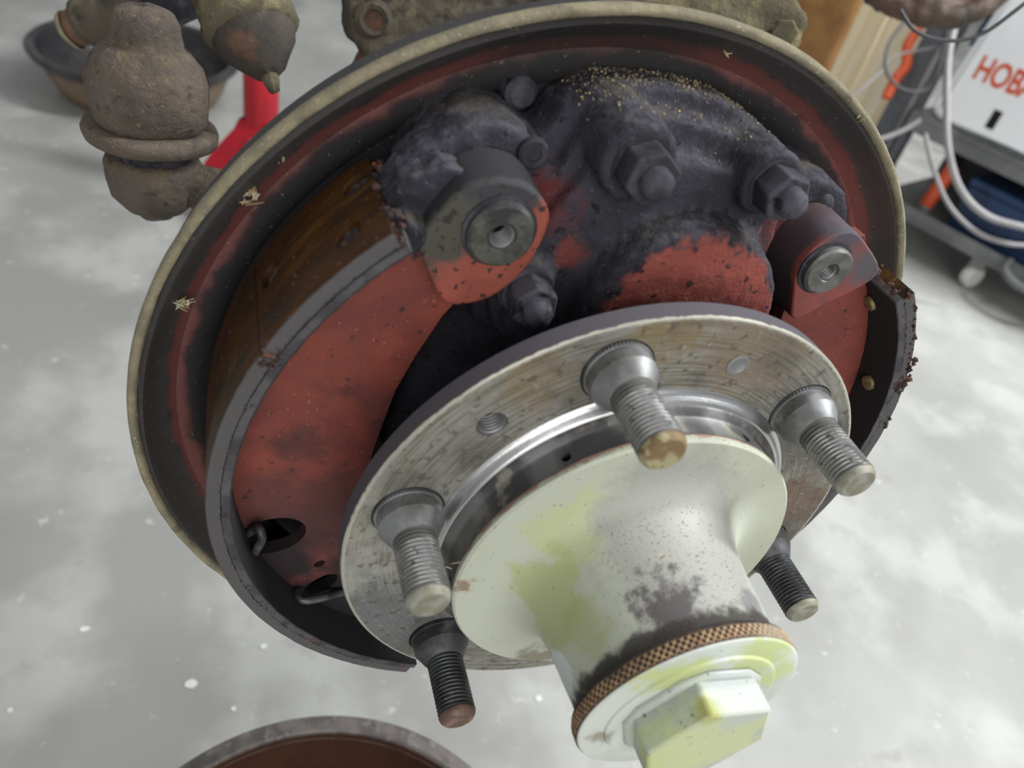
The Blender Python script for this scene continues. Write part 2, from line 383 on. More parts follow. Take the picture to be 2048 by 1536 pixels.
m_hubpaint = (Mat('locking_hub_paint', GP, 0.5, spec=0.4).var((176, 180, 160), 25, 0.42, 0.62, amt=0.8)
              .patch((-26, 24, 16), 12, (182, 188, 140), 2, 14, 90, amt=0.7).patch((-29, 6, 26), 13, (166, 172, 118), 3, 16, 90, amt=0.75).patch((-28, 12, 38), 8, (160, 166, 112), 3, 12, 110, amt=0.6)
              .patch((2, 32, 28), 24, (152, 152, 146), 6, 16, 70, amt=0.9).patch((-10, 30, 46), 9, (92, 86, 86), 3, 16, 120, rough=0.85).patch((18, 26, 50), 7, (110, 106, 110), 3, 12, 120, rough=0.85, amt=0.8)
              .patch((-28, -6, 44), 8, (200, 206, 204), 1.0, 8, 100)
              .band('z', 49.5, 55, (62, 56, 52), 1.4, 4.5, 160, rough=0.95, amt=0.92)
              .band('z', 11, 12.6, (150, 120, 104), 0.5, 2.0, 180, rough=0.7)
              .patch((-52, 0, 14), 2.6, (130, 98, 78), 1.2, 6, 300, amt=0.8).patch((-20, -50, 14), 9, (112, 104, 84), 4, 12, 200, amt=0.8)
              .var((84, 78, 70), 800, 0.70, 0.74, 2, amt=0.7).settled((96, 90, 84), 0.55, 0.95, 1100, 0.60, 0.66, 0.7).var((150, 118, 82), 130, 0.72, 0.76, 3, amt=0.6)
              .bump(200, 0.15, 0.0005).bump(800, 0.2, 0.0003).done())
m_knurl = (Mat('knurled_ring_rust', (84, 68, 56), 0.75, 0.2).band('r', 31.9, 34, (192, 158, 118), 0.12, 0.2, 300, rough=0.6).var((66, 56, 56), 60, 0.52, 0.64, amt=0.85)
           .patch((22, 22, 57), 15, (150, 140, 120), 6, 8, 120, amt=0.7).band('z', 52, 54.9, (58, 52, 50), 0.4, 1.2, 200, rough=0.95).bump(900, 0.3, 0.0003).done())
LIME = (186, 196, 132)
m_cover = (Mat('hub_cover_paint', (200, 206, 198), 0.5, spec=0.4).var((186, 192, 184), 40, 0.42, 0.62)
           .patch((-12, 20, 60), 6, LIME, 2.5, 10, 150, sq=(0.6, 1, 1), amt=0.9).patch((12, 22, 60), 9, LIME, 3, 10, 150, amt=0.9).patch((22, 10, 60), 6, LIME, 3, 10, 150, amt=0.8)
           .patch((-24, -8, 60), 3, (150, 146, 132), 2, 6, 200).var((112, 104, 88), 300, 0.7, 0.74, 2, amt=0.7).bump(300, 0.2, 0.0004).done())
m_hex = (Mat('hex_cap_paint', (172, 178, 173), 0.48, spec=0.45).var((176, 182, 172), 70, 0.46, 0.56, 5)
         .patch((-2, 4, 71.5), 16, (192, 200, 150), 5, 18, 120, sq=(0.8, 0.8, 2.2), amt=0.9).patch((-6, 17, 69), 3.2, (160, 160, 84), 1.6, 5, 180, amt=0.8)
         .patch((-16, -2, 69), 6, LIME, 3, 10, 150, amt=0.7).patch((6, 17, 66), 9, (182, 186, 185), 2, 8, 120, amt=0.8)
         .var((98, 94, 84), 520, 0.68, 0.72, 2, amt=0.8).bump(140, 0.25, 0.0005).bump(700, 0.2, 0.0003).done())
m_black = Mat('black_void', (14, 14, 15), 0.9).done()
m_boot = (Mat('greasy_rubber_boot', (94, 84, 76), 0.85, spec=0.3).var((76, 68, 62), 25, 0.42, 0.6).var((100, 90, 70), 70, 0.54, 0.70, amt=0.5)
          .settled((112, 101, 78), 0.2, 0.9, 160, 0.48, 0.64, 0.5).var((140, 128, 100), 500, 0.66, 0.72, 2, amt=0.5).var((44, 40, 38), 200, 0.6, 0.7, amt=0.6).bump(350, 0.8, 0.0014).bump(1100, 0.6, 0.0006).done())
m_olive = (Mat('mud_caked_metal', (98, 93, 76), 0.95, spec=0.15).var((82, 76, 60), 30, 0.42, 0.6).var((120, 112, 86), 90, 0.5, 0.66).var((60, 56, 48), 120, 0.6, 0.7, amt=0.7)
           .bump(500, 0.7, 0.0012).done())
m_arm = (Mat('dirty_knuckle_metal', (84, 78, 68), 0.9, spec=0.2).var((66, 62, 56), 25, 0.42, 0.6).var((108, 100, 80), 60, 0.54, 0.68, amt=0.8).var((48, 46, 42), 100, 0.58, 0.7, amt=0.7)
         .bump(350, 0.6, 0.001).done())
m_rustend = (Mat('rusty_joint', (112, 78, 58), 0.8).var((88, 66, 56), 60, 0.42, 0.6).var((70, 60, 56), 40, 0.55, 0.68).bump(300, 0.4, 0.001).done())

# ================================================================ SETTING
b = B()
N = 40
b.add([(-4000, FLOOR, -4500), (4500, FLOOR, -4500), (4500, FLOOR, 2500), (-4000, FLOOR, 2500),
       (-4000, FLOOR - 100, -4500), (4500, FLOOR - 100, -4500), (4500, FLOOR - 100, 2500), (-4000, FLOOR - 100, 2500)],
      [[0, 3, 2, 1], [4, 5, 6, 7], [0, 1, 5, 4], [1, 2, 6, 5], [2, 3, 7, 6], [3, 0, 4, 7]])
single(b, 'floor', m_floor, 'smooth grey stained concrete garage floor under everything', 'floor', (0, FLOOR, 0), kind='structure', fix=True)

# ================================================================ BACKING PLATE
bp = thing('brake_backing_plate', 'large round dished backing plate with dusty tan rim behind the brake shoes', 'backing plate')
MB = Matrix.Translation((0.4, -2.8, 0))
prof = [(141.2, -73), (141.0, -58.0), (139.6, -56.8), (138.2, -58.6), (136.5, -61.5), (133.0, -65.0), (130.5, -66.6), (127, -66.0), (123.5, -67.4), (120, -71.0), (114, -71.5), (109, -68.6), (60, -68.4), (40, -68.4), (40, -72), (110, -72.5), (122, -75), (136, -75)]
b = B().lathe(prof, 180, MB, close=True)
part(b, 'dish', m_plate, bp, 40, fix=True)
b = B().lathe([(142.6 + 1.6 * math.cos(t), -58.8 + 2.5 * math.sin(t)) for t in [2 * math.pi * i / 12 for i in range(12)]], 200, MB, close=True,
              mod=lambda r, z, a: (r + 0.25 * mnoise.noise((a * 9, r * .4, z)) + 0.18 * mnoise.noise((a * 40, r, z)), z + 0.2 * mnoise.noise((a * 22, 5, r))))
part(b, 'rolled_rim', m_rim, bp, 60, label='dusty tan rolled rim')
o3 = at_z(1042, 186, -63)
part(B().solid([(0, -60.5), (3.2, -61), (4.6, -62.8), (4.8, -68.5), (0, -68.5)][::-1], 24, Matrix.Translation((o3.x, o3.y, 0))), 'rivet_head', m_soot, bp, fix=True)

# ================================================================ ANCHOR CASTING
ax = Vector((math.cos(rad(85)), math.sin(rad(85)), 0))
def mir(p): v = Vector((p[0], p[1], 0)); q = ax * (2 * ax.dot(v)) - v; return (q.x, q.y)
P1 = (-47.8, 91.0); P2 = (59.0, 82.8)
N1 = (-12.9, 110.0); N2 = (30.0, 106.6); N3 = (-34.3, 70.0)
ac = thing('anchor_bracket', 'soot covered anchor casting with round red boss between the two shoes', 'bracket')
b = B()
b.prism([(-33, 104), (-27, 115), (-17, 121.5), (4, 123), (22, 120.5), (33, 116), (46, 106), (60, 98), (66, 80), (45, 40), (0, 28), (-40, 44), (-52, 76), (-46, 96)], -70, -52)
b.prism([(-28, 100), (-22, 116), (-10, 118), (8, 117), (27, 114), (40, 106), (52, 94), (56, 76), (42, 40), (0, 28), (-36, 46), (-44, 70), (-40, 88)], -70, -44)
b.prism([(-26, 98), (-18, 110), (8, 109), (32, 105), (44, 92), (46, 60), (0, 30), (-36, 52), (-38, 76)], -70, -37)
for (x, y), r, z in ((N1, 10.8, -30), (N2, 9.6, -31), (N3, 8.8, -32)):
    b.solid([(0, -70), (r + 0.8, -70), (r, z), (0, z)], 32, Matrix.Translation((x, y, 0)))
for (x, y) in (P1, P2):
    b.solid([(0, -70), (21.5, -70), (20, -46), (0, -46)], 40, Matrix.Translation((x, y, 0)))
b.solid([(0, -70), (32.5, -70), (32, -27), (31, -24.2), (20, -23.6), (0, -23.4)], 48, Matrix.Translation((13.5, 63.5, 0)))
b.solid([(0, -70), (66, -70), (63, -60), (56, -56), (50, -52), (0, -52)], 64)
b.solid([(0, -70), (46, -70), (44, -14), (0, -14)], 48)
b.prism([(-72, 98), (-66, 104), (-52, 108), (-48, 92), (-66, 90)], -58, -44)
me = fuse(b, 1.3, 9, rough=((0.25, 0.35), (0.7, 0.22)))
part(me, 'casting', m_casting, ac, 180, label='soot black casting with red painted boss face')

def hexpts(c, R, ph): return [(c[0] + R * math.cos(rad(ph + 60 * k)), c[1] + R * math.sin(rad(ph + 60 * k))) for k in range(6)]
for (c, ph, zb, R) in ((N1, 20, -30.0, 7.7), (N2, 50, -31.0, 7.2), (N3, 35, -31.5, 7.0)):
    b = B(); b.prism(hexpts(c, R, ph), zb, zb + 8.2, top=0.985)
    n = part(b, 'nut', m_soot, ac, 30, 0.7)
    part(B().solid([(0, zb - 1.2), (R * 1.06, zb - 1.2), (R * 1.06, zb + 0.3), (0, zb + 0.3)], 28, Matrix.Translation((c[0], c[1], 0))), 'washer', m_soot, n, fix=True)
    part(B().solid([(0, zb + 7), (4.3, zb + 7), (4.2, zb + 10.8), (3.1, zb + 12.6), (0, zb + 13.2)], 24, Matrix.Translation((c[0], c[1], 0)),
                   mod=lambda r, z, a: (r + 0.25 * mnoise.noise((math.cos(a) * 2, math.sin(a) * 2, z)), z)), 'bolt_tip', m_soot, n, 50, fix=True)
for k, (c, hr, R) in enumerate(((P1, 3.4, 8.9), (P2, 2.6, 8.0))):
    T = Matrix.Translation((c[0], c[1], 0))
    b = B().lathe([(hr, -40), (hr, -25.6), (hr + 0.6, -24.8), (R - 0.8, -24.8), (R, -25.6), (R, -40)], 48, T)
    b.add([pc(hr, a) + (-39.0,) for a in range(0, 360, 15)], [list(range(24))], T)
    b.lathe([(hr, -39.0), (R, -40.0)], 48, T)
    pin = part(b, 'anchor_pin', m_pin if k == 0 else Mat('pin_steel', (112, 112, 108), 0.5, 0.6).var((90, 90, 86), 160).bump(800, 0.2, 0.0003).done(), ac, 35, label='grey steel anchor pin with a threaded hole')
    prof = []
    for i in range(14):
        z = -25.4 - i * 0.5; prof.append((hr - (0.55 if i % 2 else 0.05), z))
    part(B().lathe(prof, 28, T), 'thread', m_stud, pin, 20)
    T2 = T
    part(B().lathe([(R, -28.4), (R + 0.9, -28.2), (R + 1.0, -27.4), (R, -27.2)], 40, T), 'washer', m_soot, ac, 40)
c = at_z(1062, 300, -47)
b = B().tube([(c.x, c.y, -66), (c.x, c.y, -44.5)], 3.6, 16)
sp = part(b, 'screw_stub', m_soot, ac, 40)
part(B().lathe([(3.7, -47), (4.3, -46), (4.3, -44.4), (3.6, -43.8), (2.0, -43.8), (1.9, -45)], 20, Matrix.Translation((c.x, c.y, 0))), 'screw_collar', m_soot, sp)
c = at_z(1640, 400, -48)
part(B().ball((c.x, c.y, -48), 3.6, (1, 1, 1.5)), 'pin_stub', m_soot, ac)

# ================================================================ BRAKE SHOES
def shoe(name, label, mirror, e_poly, emat, pin_c):
    t = thing(name, label, 'brake shoe', group='brake shoes')
    A = (lambda a: a) if not mirror else (lambda a: 170 - a)
    def pt(p): return mir(p) if mirror else p
    def arc(r0, r1, z0, z1, a0, a1, seg, wob=0.0, prof=None):
        pf = prof or [(r0, z0), (r1, z0), (r1, z1), (r0, z1)]
        return B().lathe(pf, seg, I4, A(a0), A(a1), close=True,
                         mod=(lambda r, z, a: (r + wob * mnoise.noise((a * 30, r, z * .2)), z + wob * mnoise.noise((a * 25, r * 2, 9)))) if wob else None)
    # table (curved steel strip)
    part(arc(113.9, 116.7, -61, -19.6, 128.6, 246, 110, 0.25), 'table', m_table, t, 45, fix=True)
    # linings, with countersunk rivet holes in the upper one
    pf = [(116.95, -60), (121.0, -60), (121.0, -48), (121.0, -34), (121.0, -20.5), (120.6, -19.9), (118.9, -19.9), (116.95, -19.9)]
    l1 = arc(0, 0, 0, 0, 129.2, 150.7, 40, 0.12, pf).mesh('lining'); fixn(l1)
    holes = [(131.9, -50.5), (134.4, -31.5), (147.4, -46)]
    cs = []
    for a, z in holes:
        u = Vector(pc(1, A(a)) + (0,)); M_ = frame(u * 100 + Vector((0, 0, z)), u)
        cs.append(B().solid([(0, 18.3), (3.9, 18.3), (4.3, 24), (0, 24)], 24, M_).mesh('c'))
    l1 = cut(l1, [fixn(k) for k in cs])
    lo = part(l1, 'lining', m_lining, t, 40, label='brown glazed upper lining with rivet holes')
    for a, z in holes:
        u = Vector(pc(1, A(a)) + (0,)); M_ = frame(u * 100 + Vector((0, 0, z)), u)
        b = B().solid([(0, 17.6), (4.0, 17.6), (4.0, 19.3), (2.4, 19.7), (1.0, 19.2), (0, 19.2)], 18, M_, mod=lambda r, z_, a_: (r, z_ + 0.5 * mnoise.noise((math.cos(a_) * r, math.sin(a_) * r, a))))
        part(b, 'rivet', m_darkhole, lo, 60, fix=True)
    part(arc(0, 0, 0, 0, 150.9, 245.4, 100, 0.15, pf), 'lining', m_lining, t, 40, fix=True, label='brown lower lining with grey worn edge')
    # broken rusty gap between the linings, and ragged edge crumbs
    b = B()
    for k in range(34):
        a = random.uniform(149.2, 152.2); z = random.uniform(-22, -19.3); r = random.uniform(116, 120.9)
        x, y = pc(r, A(a)); b.ball((x, y, z), random.uniform(0.5, 1.2), (1, 1, 1), 7, 5, 0.35)
    part(b, 'rust_flake', m_rust, t, 20, label='crumbling rust between the linings')
    b = B()
    for k in range(46):
        a = random.uniform(128.0, 129.6); z = random.uniform(-60, -20); r = random.uniform(115, 120.8)
        x, y = pc(r, A(a)); b.ball((x, y, z), random.uniform(0.6, 1.5), (1, 1, 1), 7, 5, 0.35)
    part(b, 'rust_flake', m_rust, t, 20, label='ragged rusty lining end')
    b = B()
    rr = random.Random(3)
    for k in range(320):                                   # crumbling bond line along the front edge
        a = rr.choice((rr.uniform(130, 149), rr.uniform(152, 245), rr.uniform(195, 232))); x, y = pc(116.85 + rr.uniform(-0.3, 0.3), A(a))
        b.ball((x, y, -19.75), rr.uniform(0.15, 0.42), (1, 1, 0.8), 6, 4, 0.3)
    part(b, 'bond_line', m_soot, t, 20, label='crumbling dark bond line along the shoe edge')
    # web
    outer = [pc(114.2, a) for a in np.linspace(130, 241, 48)]
    inner = [(-44, -92), (-58, -70), (-68, -42), (-72.5, -16), (-72, -3), (-70.6, 8), (-66.4, 31), (-62, 44), (-56, 58.5), (-50, 68), (-46, 80), (-50, 98), (-60, 102)]
    poly = [pt(p) for p in outer + inner]
    w_ = B().prism(poly, -41.5, -36.0).mesh('web'); fixn(w_)
    wh = []
    for (x, y, rx, ry, ang) in ((-102.0, -33.5, 11.5, 9.0, 200), (-84.5, -65, 7.5, 4.0, 225), (-85.5, -52, 2.2, 1.6, 225)):
        pl = []
        for k in range(28):
            q = 2 * math.pi * k / 28; u, v = rx * math.cos(q), ry * math.sin(q); c_, s_ = math.cos(rad(ang)), math.sin(rad(ang))
            pl.append(pt((x + u * c_ - v * s_, y + u * s_ + v * c_)))
        wh.append(fixn(B().prism(pl, -46, -30).mesh('h')))
    part(cut(w_, wh), 'web', m_red, t, 35, bevel=0.5, label='red oxide painted shoe web')
    # thick eye around the anchor pin
    ep = [Vector(p + (0,)) for p in e_poly]; ring = [(p.x, p.y) for p in spline(ep + [ep[0]], 3)[:-1]]
    ey = B().prism(ring, -45.5, -28.0, top=0.955).mesh('eye'); fixn(ey)
    ey = cut(ey, [fixn(B().solid([(0, -50), (8.6 if not mirror else 7.8, -50), (8.6 if not mirror else 7.8, -20), (0, -20)], 40, Matrix.Translation((pin_c[0], pin_c[1], 0))).mesh('c'))])
    part(ey, 'eye', emat, t, 50, bevel=1.0, label='thick red painted eye around the anchor pin')
    return t

eye1 = [(-50.3, 105.6), (-42.3, 104.2), (-35.4, 98.4), (-34.0, 92), (-36.6, 81.4), (-42.0, 73.0), (-48.7, 68.2), (-58.4, 67.4), (-63.8, 75.9), (-68.3, 86.1), (-63.0, 97.2), (-57.6, 103.3)]
eye2 = [(53.6, 70.0), (49.4, 82.0), (53.0, 92.0), (62.4, 96.0), (72.4, 90.6), (82, 82.5), (79.5, 76.5), (68.0, 68.6), (58.2, 62.0)]
s1 = shoe('brake_shoe', 'left brake shoe with full crescent of red web and brown lining in view', False, eye1, m_eye, P1)
s2 = shoe('brake_shoe', 'right brake shoe mostly hidden behind the wheel stud flange', True, eye2, m_eye2, P2)
# sooty lug and rust scales beside the upper shoe end (left shoe)
b = B()
b.prism([(-76, 92), (-72, 99), (-62, 104), (-54, 102), (-56, 92), (-66, 86), (-72, 86)], -52, -35)
b.prism([(-75.5, 87), (-71, 92), (-64, 90), (-68, 82)], -58, -28)
me = fuse(b, 1.0, 14, rough=((0.35, 0.7), (0.9, 0.35)))
part(me, 'end_lug', m_casting, s1, 180)
for (px, py, z, r) in ((792, 362, -46, 3.0), (800, 385, -42, 2.8), (786, 345, -50, 2.0), (882, 352, -46, 3.2), (893, 362, -45, 2.2)):
    c = at_z(px, py, z); b = B()
    for k in range(9): b.ball((c.x + random.uniform(-r, r) * .7, c.y + random.uniform(-r, r) * .7, c.z + random.uniform(-r, r) * .7), random.uniform(.35, .6) * r, (1, 1, 1), 7, 5, 0.4)
    part(b, 'rust_flake', m_rust, s1, 20)
# ragged broken chunk on the right lining
b = B()
for k in range(40):
    a = random.uniform(18, 26); z = random.uniform(-23, -19.2); x, y = pc(random.uniform(118.5, 121.8), a); b.ball((x, y, z), random.uniform(.5, 1.1), (1, 1, 1), 7, 5, .4)
for k in range(60):
    a = random.uniform(8, 41); z = random.uniform(-22, -18.8); x, y = pc(random.uniform(119.2, 120.5), a); b.ball((x, y, z), random.uniform(.4, .8), (1, 1, 1), 6, 4, .4)
part(b, 'rust_flake', m_rust, s2, 20, label='crumbled rusty edge of the lining')

m_brass = Mat('brass_rivet', (150, 140, 96), 0.5, 0.3).var((110, 100, 70), 400, 0.45, 0.6).done()
tb2 = [o for o in s2.children if o.name.startswith('table')][0]
for px, py in ((1740, 606), (1737, 765)):
    r_ = ray(px, py); qa = r_[0] ** 2 + r_[1] ** 2; qb = 2 * (CC[0] * r_[0] + CC[1] * r_[1]); qc = CC[0] ** 2 + CC[1] ** 2 - 113.6 ** 2
    p = CC + r_ * ((-qb + math.sqrt(qb * qb - 4 * qa * qc)) / (2 * qa)); u = -Vector((p[0], p[1], 0)).normalized()
    part(B().solid([(0, -0.5), (2.9, -0.5), (2.7, 0.9), (1.4, 1.3), (0, 1.0)], 18, frame(p.tolist(), u)), 'rivet', m_brass, tb2, 40, fix=True, label='dull brass rivet')
# return springs with bent hooks low between the shoes
m_spring = Mat('spring_wire', (104, 102, 104), 0.5, 0.5).var((60, 58, 60), 150, 0.42, 0.6).done()
def spring(label, hook, far):
    t = thing('return_spring', label, 'spring', group='return springs')
    part(B().tube(spline(hook, 8), 1.5, 10), 'hook', m_spring, t, 50)
    a, c = Vector(hook[-1]), Vector(far); M_ = frame(a, c - a); L = (c - a).length; pts = []
    for k in range(int(L / 3.4 * 12)):
        q = 2 * math.pi * k / 12; pts.append(M_ @ Vector((5 * math.cos(q), 5 * math.sin(q), 3.4 * k / 12)))
    part(B().tube(pts, 1.3, 6), 'coil', m_spring, t, 60)
spring('bent wire spring hook in the lower hole of the left shoe web', [at_z(604, 1172, -39), at_z(596, 1186, -33), at_z(606, 1200, -30), at_z(640, 1196, -31), at_z(700, 1180, -36)], (40, -88, -50))
spring('flat spring hook in the large hole beside the left shoe rim', [at_z(497, 1066, -36), at_z(516, 1056, -32), at_z(524, 1078, -30), at_z(512, 1100, -32), at_z(505, 1118, -50)], (20, -60, -58))

# ================================================================ WHEEL HUB
hub = thing('wheel_hub', 'bare steel wheel hub flange with six long threaded studs', 'wheel hub')
PH = 165.25; PCD = 69.85
fl = B().lathe([(46, -7), (84.2, -7), (84.9, -6.2), (84.9, -0.5), (84.4, 0), (60.0, 0), (58.0, 0.2), (46, 0.2)], 180, close=True).mesh('flange'); fixn(fl)
cs = []
SA = [PH - 60 * k for k in range(6)]
for a in SA:
    x, y = pc(PCD, a); cs.append(B().solid([(0, -1.4), (10.3, -1.4), (10.5, 3), (0, 3)], 36, Matrix.Translation((x, y, 0))).mesh('c'))
thA = (70.2, 134.5)
x, y = pc(*thA); cs.append(B().solid([(0, -12), (4.0, -12), (4.0, -0.7), (4.8, 0.5), (4.8, 2), (0, 2)], 28, Matrix.Translation((x, y, 0))).mesh('c'))
fl = cut(fl, [fixn(k) for k in cs])
part(fl, 'flange', m_steel, hub, 30)
part(B().lathe([(4.05 - (0.6 if i % 2 else 0.0), -0.8 - i * 0.55) for i in range(12)], 28, Matrix.Translation(pc(*thA) + (0,))), 'threaded_hole', m_stud, hub, 15)
b = B().solid([(0, -0.6), (3.4, -0.6), (3.4, 0.25), (2.6, 0.45), (2.2, 0.2), (0, 0.15)], 24, Matrix.Translation(pc(70.7, 75.2) + (0,)))
part(b, 'rivet', m_stud, hub, fix=True)
part(B().lathe([(60.4, 0.0), (59.4, 0.4), (58.6, 1.1), (58.0, 2.1), (57.2, 2.7), (54, 2.8), (46, 2.8), (46, 0)], 140, close=True), 'pilot_fillet', m_bright, hub, 60, fix=True, label='bright polished ring at the foot of the flange')
rg = fixn(B().lathe([(57.0, 2.5), (56.4, 3.6), (55.0, 4.6), (54.4, 5.4), (54.4, 11.4), (46, 11.4), (46, 2.5)], 140, close=True).mesh('ring'))
cs = []
for a in (123.6, 62.1, 3, 183, 243, 303):
    u = Vector(pc(1, a) + (0,)); cs.append(fixn(B().solid([(0, 49), (1.35, 49), (1.5, 58), (0, 58)], 18, frame(u * 0 + Vector((0, 0, 8.6)), u)).mesh('c')))
part(cut(rg, cs), 'spacer_ring', m_ring, hub, 40, label='dark steel ring with small drilled holes')
part(B().lathe([(46, -62), (47, -12), (50, -8), (60, -6.8), (46, -6)], 64), 'hub_barrel', m_soot, hub)

# one stud, copied round the flange
def thread_mesh(z0, z1, R, pitch, seg=36, rp=7):
    b = B(); rows = int((z1 - z0) / pitch * rp) + 1; vs = []; fs = []
    for i in range(rows):
        z = z0 + (z1 - z0) * i / (rows - 1)
        for j in range(seg):
            a = 2 * math.pi * j / seg; q = ((z - z0) / pitch + j / seg) % 1.0; h = abs(2 * q - 1); h = min(max((h - 0.15) / 0.7, 0), 1)
            fade = min(1, (z - z0) / 1.5, (z1 - z) / 0.8); r = R - 0.62 * h * max(fade, 0) - 0.1
            vs.append((r * math.cos(a), r * math.sin(a), z))
    for i in range(rows - 1):
        for j in range(seg): fs.append([i * seg + j, i * seg + (j + 1) % seg, (i + 1) * seg + (j + 1) % seg, (i + 1) * seg + j])
    return b.add(vs, fs)
def knurl(r, z, a): return (r + (0.28 * abs(math.sin(a * 30)) if z < 1.1 else 0), z)
collar = B().lathe([(9.6, -1.4), (9.55, 1.0), (9.2, 1.15), (9.2, 4.9), (8.9, 5.3), (7.2, 8.2), (6.3, 9.4), (5.6, 9.6)], 240, mod=knurl).mesh('collar')
thr = thread_mesh(9.2, 27.2, 6.15, 1.25).mesh('thread')
tip = B().solid([(0, 26.9), (5.9, 26.9), (6.0, 27.4), (5.7, 28.4), (4.9, 29.3), (4.4, 29.35), (0, 29.1)], 36).mesh('tip')
tipmats = [(m_stud, m_thread, m_tipA), (m_stud, m_thread, m_tipB), (m_stud, m_thread, m_tipA), (m_studdark, m_threaddark, m_tipA), (m_studdark, m_threaddark, m_tipC), (m_studdark, m_threaddark, m_tipC)]
for k, a in enumerate(SA):
    x, y = pc(PCD, a); mt = tipmats[k]
    me = collar.copy(); finish(me, mt[0], 35)
    st = bpy.data.objects.new('wheel_stud', me); COL.objects.link(st); st.parent = hub; st.location = (x * .001, y * .001, 0); st.rotation_euler = (0, 0, rad(37 * k)); st.scale = (1, 1, 1.03)
    for nm, src, mm in (('thread', thr, mt[1]), ('stud_end', tip, mt[2])):
        me = src.copy(); finish(me, mm, 50 if nm == 'thread' else 30)
        o = bpy.data.objects.new(nm, me); COL.objects.link(o); o.parent = st

# ================================================================ LOCKING HUB
lk = thing('locking_hub', 'pale green painted locking hub with knurled ring and hexagonal end cap', 'locking hub')
body = [(40, 11.3), (54.2, 11.3), (54.6, 12.0), (54.6, 13.6), (53.9, 14.4), (50, 14.5), (45, 14.7), (41, 15.3), (38, 16.4), (35.6, 18.2), (33.8, 20.8), (32.4, 24.2), (31.3, 29), (30.6, 35), (30.1, 42), (29.6, 48), (29.4, 52), (28.8, 53.2), (28.4, 55), (20, 55)]
part(B().lathe(body, 160), 'body', m_hubpaint, lk, 40, label='pale green painted flange and barrel with chipped yellowish patches')
# knurled ring: diamond ridges as geometry
b = B(); seg = 1080; rows = 13; vs = []; fs = []; nk = 104
for i in range(rows):
    z = 54.8 + 4.3 * i / (rows - 1)
    for j in range(seg):
        a = 2 * math.pi * j / seg; q = (z - 54.8) / 2.0
        d1 = abs(((a / (2 * math.pi) * nk + q) % 1) - 0.5) * 2; d2 = abs(((a / (2 * math.pi) * nk - q) % 1) - 0.5) * 2
        h = max(d1, d2) ** 3; e = min(1, i / 1.5, (rows - 1 - i) / 1.5)
        r = 31.55 + 0.62 * h * e; vs.append((r * math.cos(a), r * math.sin(a), z))
for i in range(rows - 1):
    for j in range(seg): fs.append([i * seg + j, i * seg + (j + 1) % seg, (i + 1) * seg + (j + 1) % seg, (i + 1) * seg + j])
b.add(vs, fs)
b.lathe([(28.4, 53.4), (30.4, 53.4), (31.5, 54.2), (31.55, 54.85)], 160)
part(b, 'knurled_ring', m_knurl, lk, 60, label='rust brown diamond knurled ring')
part(B().lathe([(31.6, 59.05), (31.4, 59.4), (30.9, 59.6), (24.6, 59.7), (24.3, 60.4), (23.2, 60.7), (21.6, 60.3), (16, 60.3), (12, 60.3), (0.01, 60.3)], 140), 'cover', m_cover, lk, 40, label='whitish cover plate with lime paint traces')
hx = B().prism(hexpts((0, 0), 19.6, 49), 60.0, 70.6, top=0.985)
hp = part(hx, 'hex_cap', m_hex, lk, 30, 0.9, label='hexagonal cap with flaking white and lime paint')
fl_pts = [Vector((p[0], p[1], 0)) for p in hexpts((0, 0), 22.6, 49)]
poly = []
for k in range(6):
    a_, c_ = fl_pts[k], fl_pts[(k + 1) % 6]; poly += [tuple((a_ * .8 + c_ * .2)[:2]), tuple((a_ * .2 + c_ * .8)[:2])]
part(B().prism(poly, 59.8, 62.0, top=0.97), 'cap_flange', m_hex, hp, 30, 0.8)

# ================================================================ BRAKE DRUM ON THE FLOOR
DC = (-85.5, FLOOR, 31.0)
m_drum = (Mat('drum_cast_iron', (104, 98, 94), 0.6, 0.35).var((84, 78, 76), 60, 0.42, 0.6).var((124, 120, 118), 140, 0.55, 0.68, amt=0.6).bump(300, 0.3, 0.0005).done())
m_drumin = (Mat('drum_friction_face', (92, 62, 46), 0.35, 0.6).turned((74, 50, 40), 1600, 3, 0.42, 0.62).turned((120, 84, 58), 2400, 2, 0.6, 0.72, 0.6).done())
dr = thing('brake_drum', 'cast iron brake drum lying open side up on the floor', 'brake drum', DC)
My = frame(DC, (0, 1, 0))
part(B().lathe([(40, 0.2), (118, 0.2), (134, 6), (140, 30), (146, 44), (146, 52), (139, 62), (133.5, 82), (132.5, 88), (131, 90), (123.0, 90), (121.8, 88.5), (121.5, 80)], 140, My), 'shell', m_drum, dr, 35)
part(B().lathe([(121.6, 86), (121.3, 60), (121.3, 25), (117, 16), (110, 12), (40, 12), (40, 0.4)], 140, My), 'friction_face', m_drumin, dr, 40, label='rust brown inner friction face')

# ================================================================ STEERING JOINTS AND KNUCKLE BEHIND THE PLATE
def stack(name, mat, root, c, axis, prof, seg=36, rough=((0.12, 0.9), (0.35, 0.5)), label=None, smooth=True):
    M_ = frame(c, axis)
    b = B().solid(prof, seg, M_, mod=lambda r, z, a: (r * (1 + 0.035 * mnoise.noise((math.cos(a) * 1.3 + z * .1, math.sin(a) * 1.3, z * .06))) + (0.5 * mnoise.noise((math.cos(a) * 4, math.sin(a) * 4, z * .5)) if r > 1 else 0), z + 0.8 * mnoise.noise((math.cos(a) * 1.2, math.sin(a) * 1.2, 3))))
    return part(b, name, mat, root, 180 if smooth else 40, fix=True, label=label)

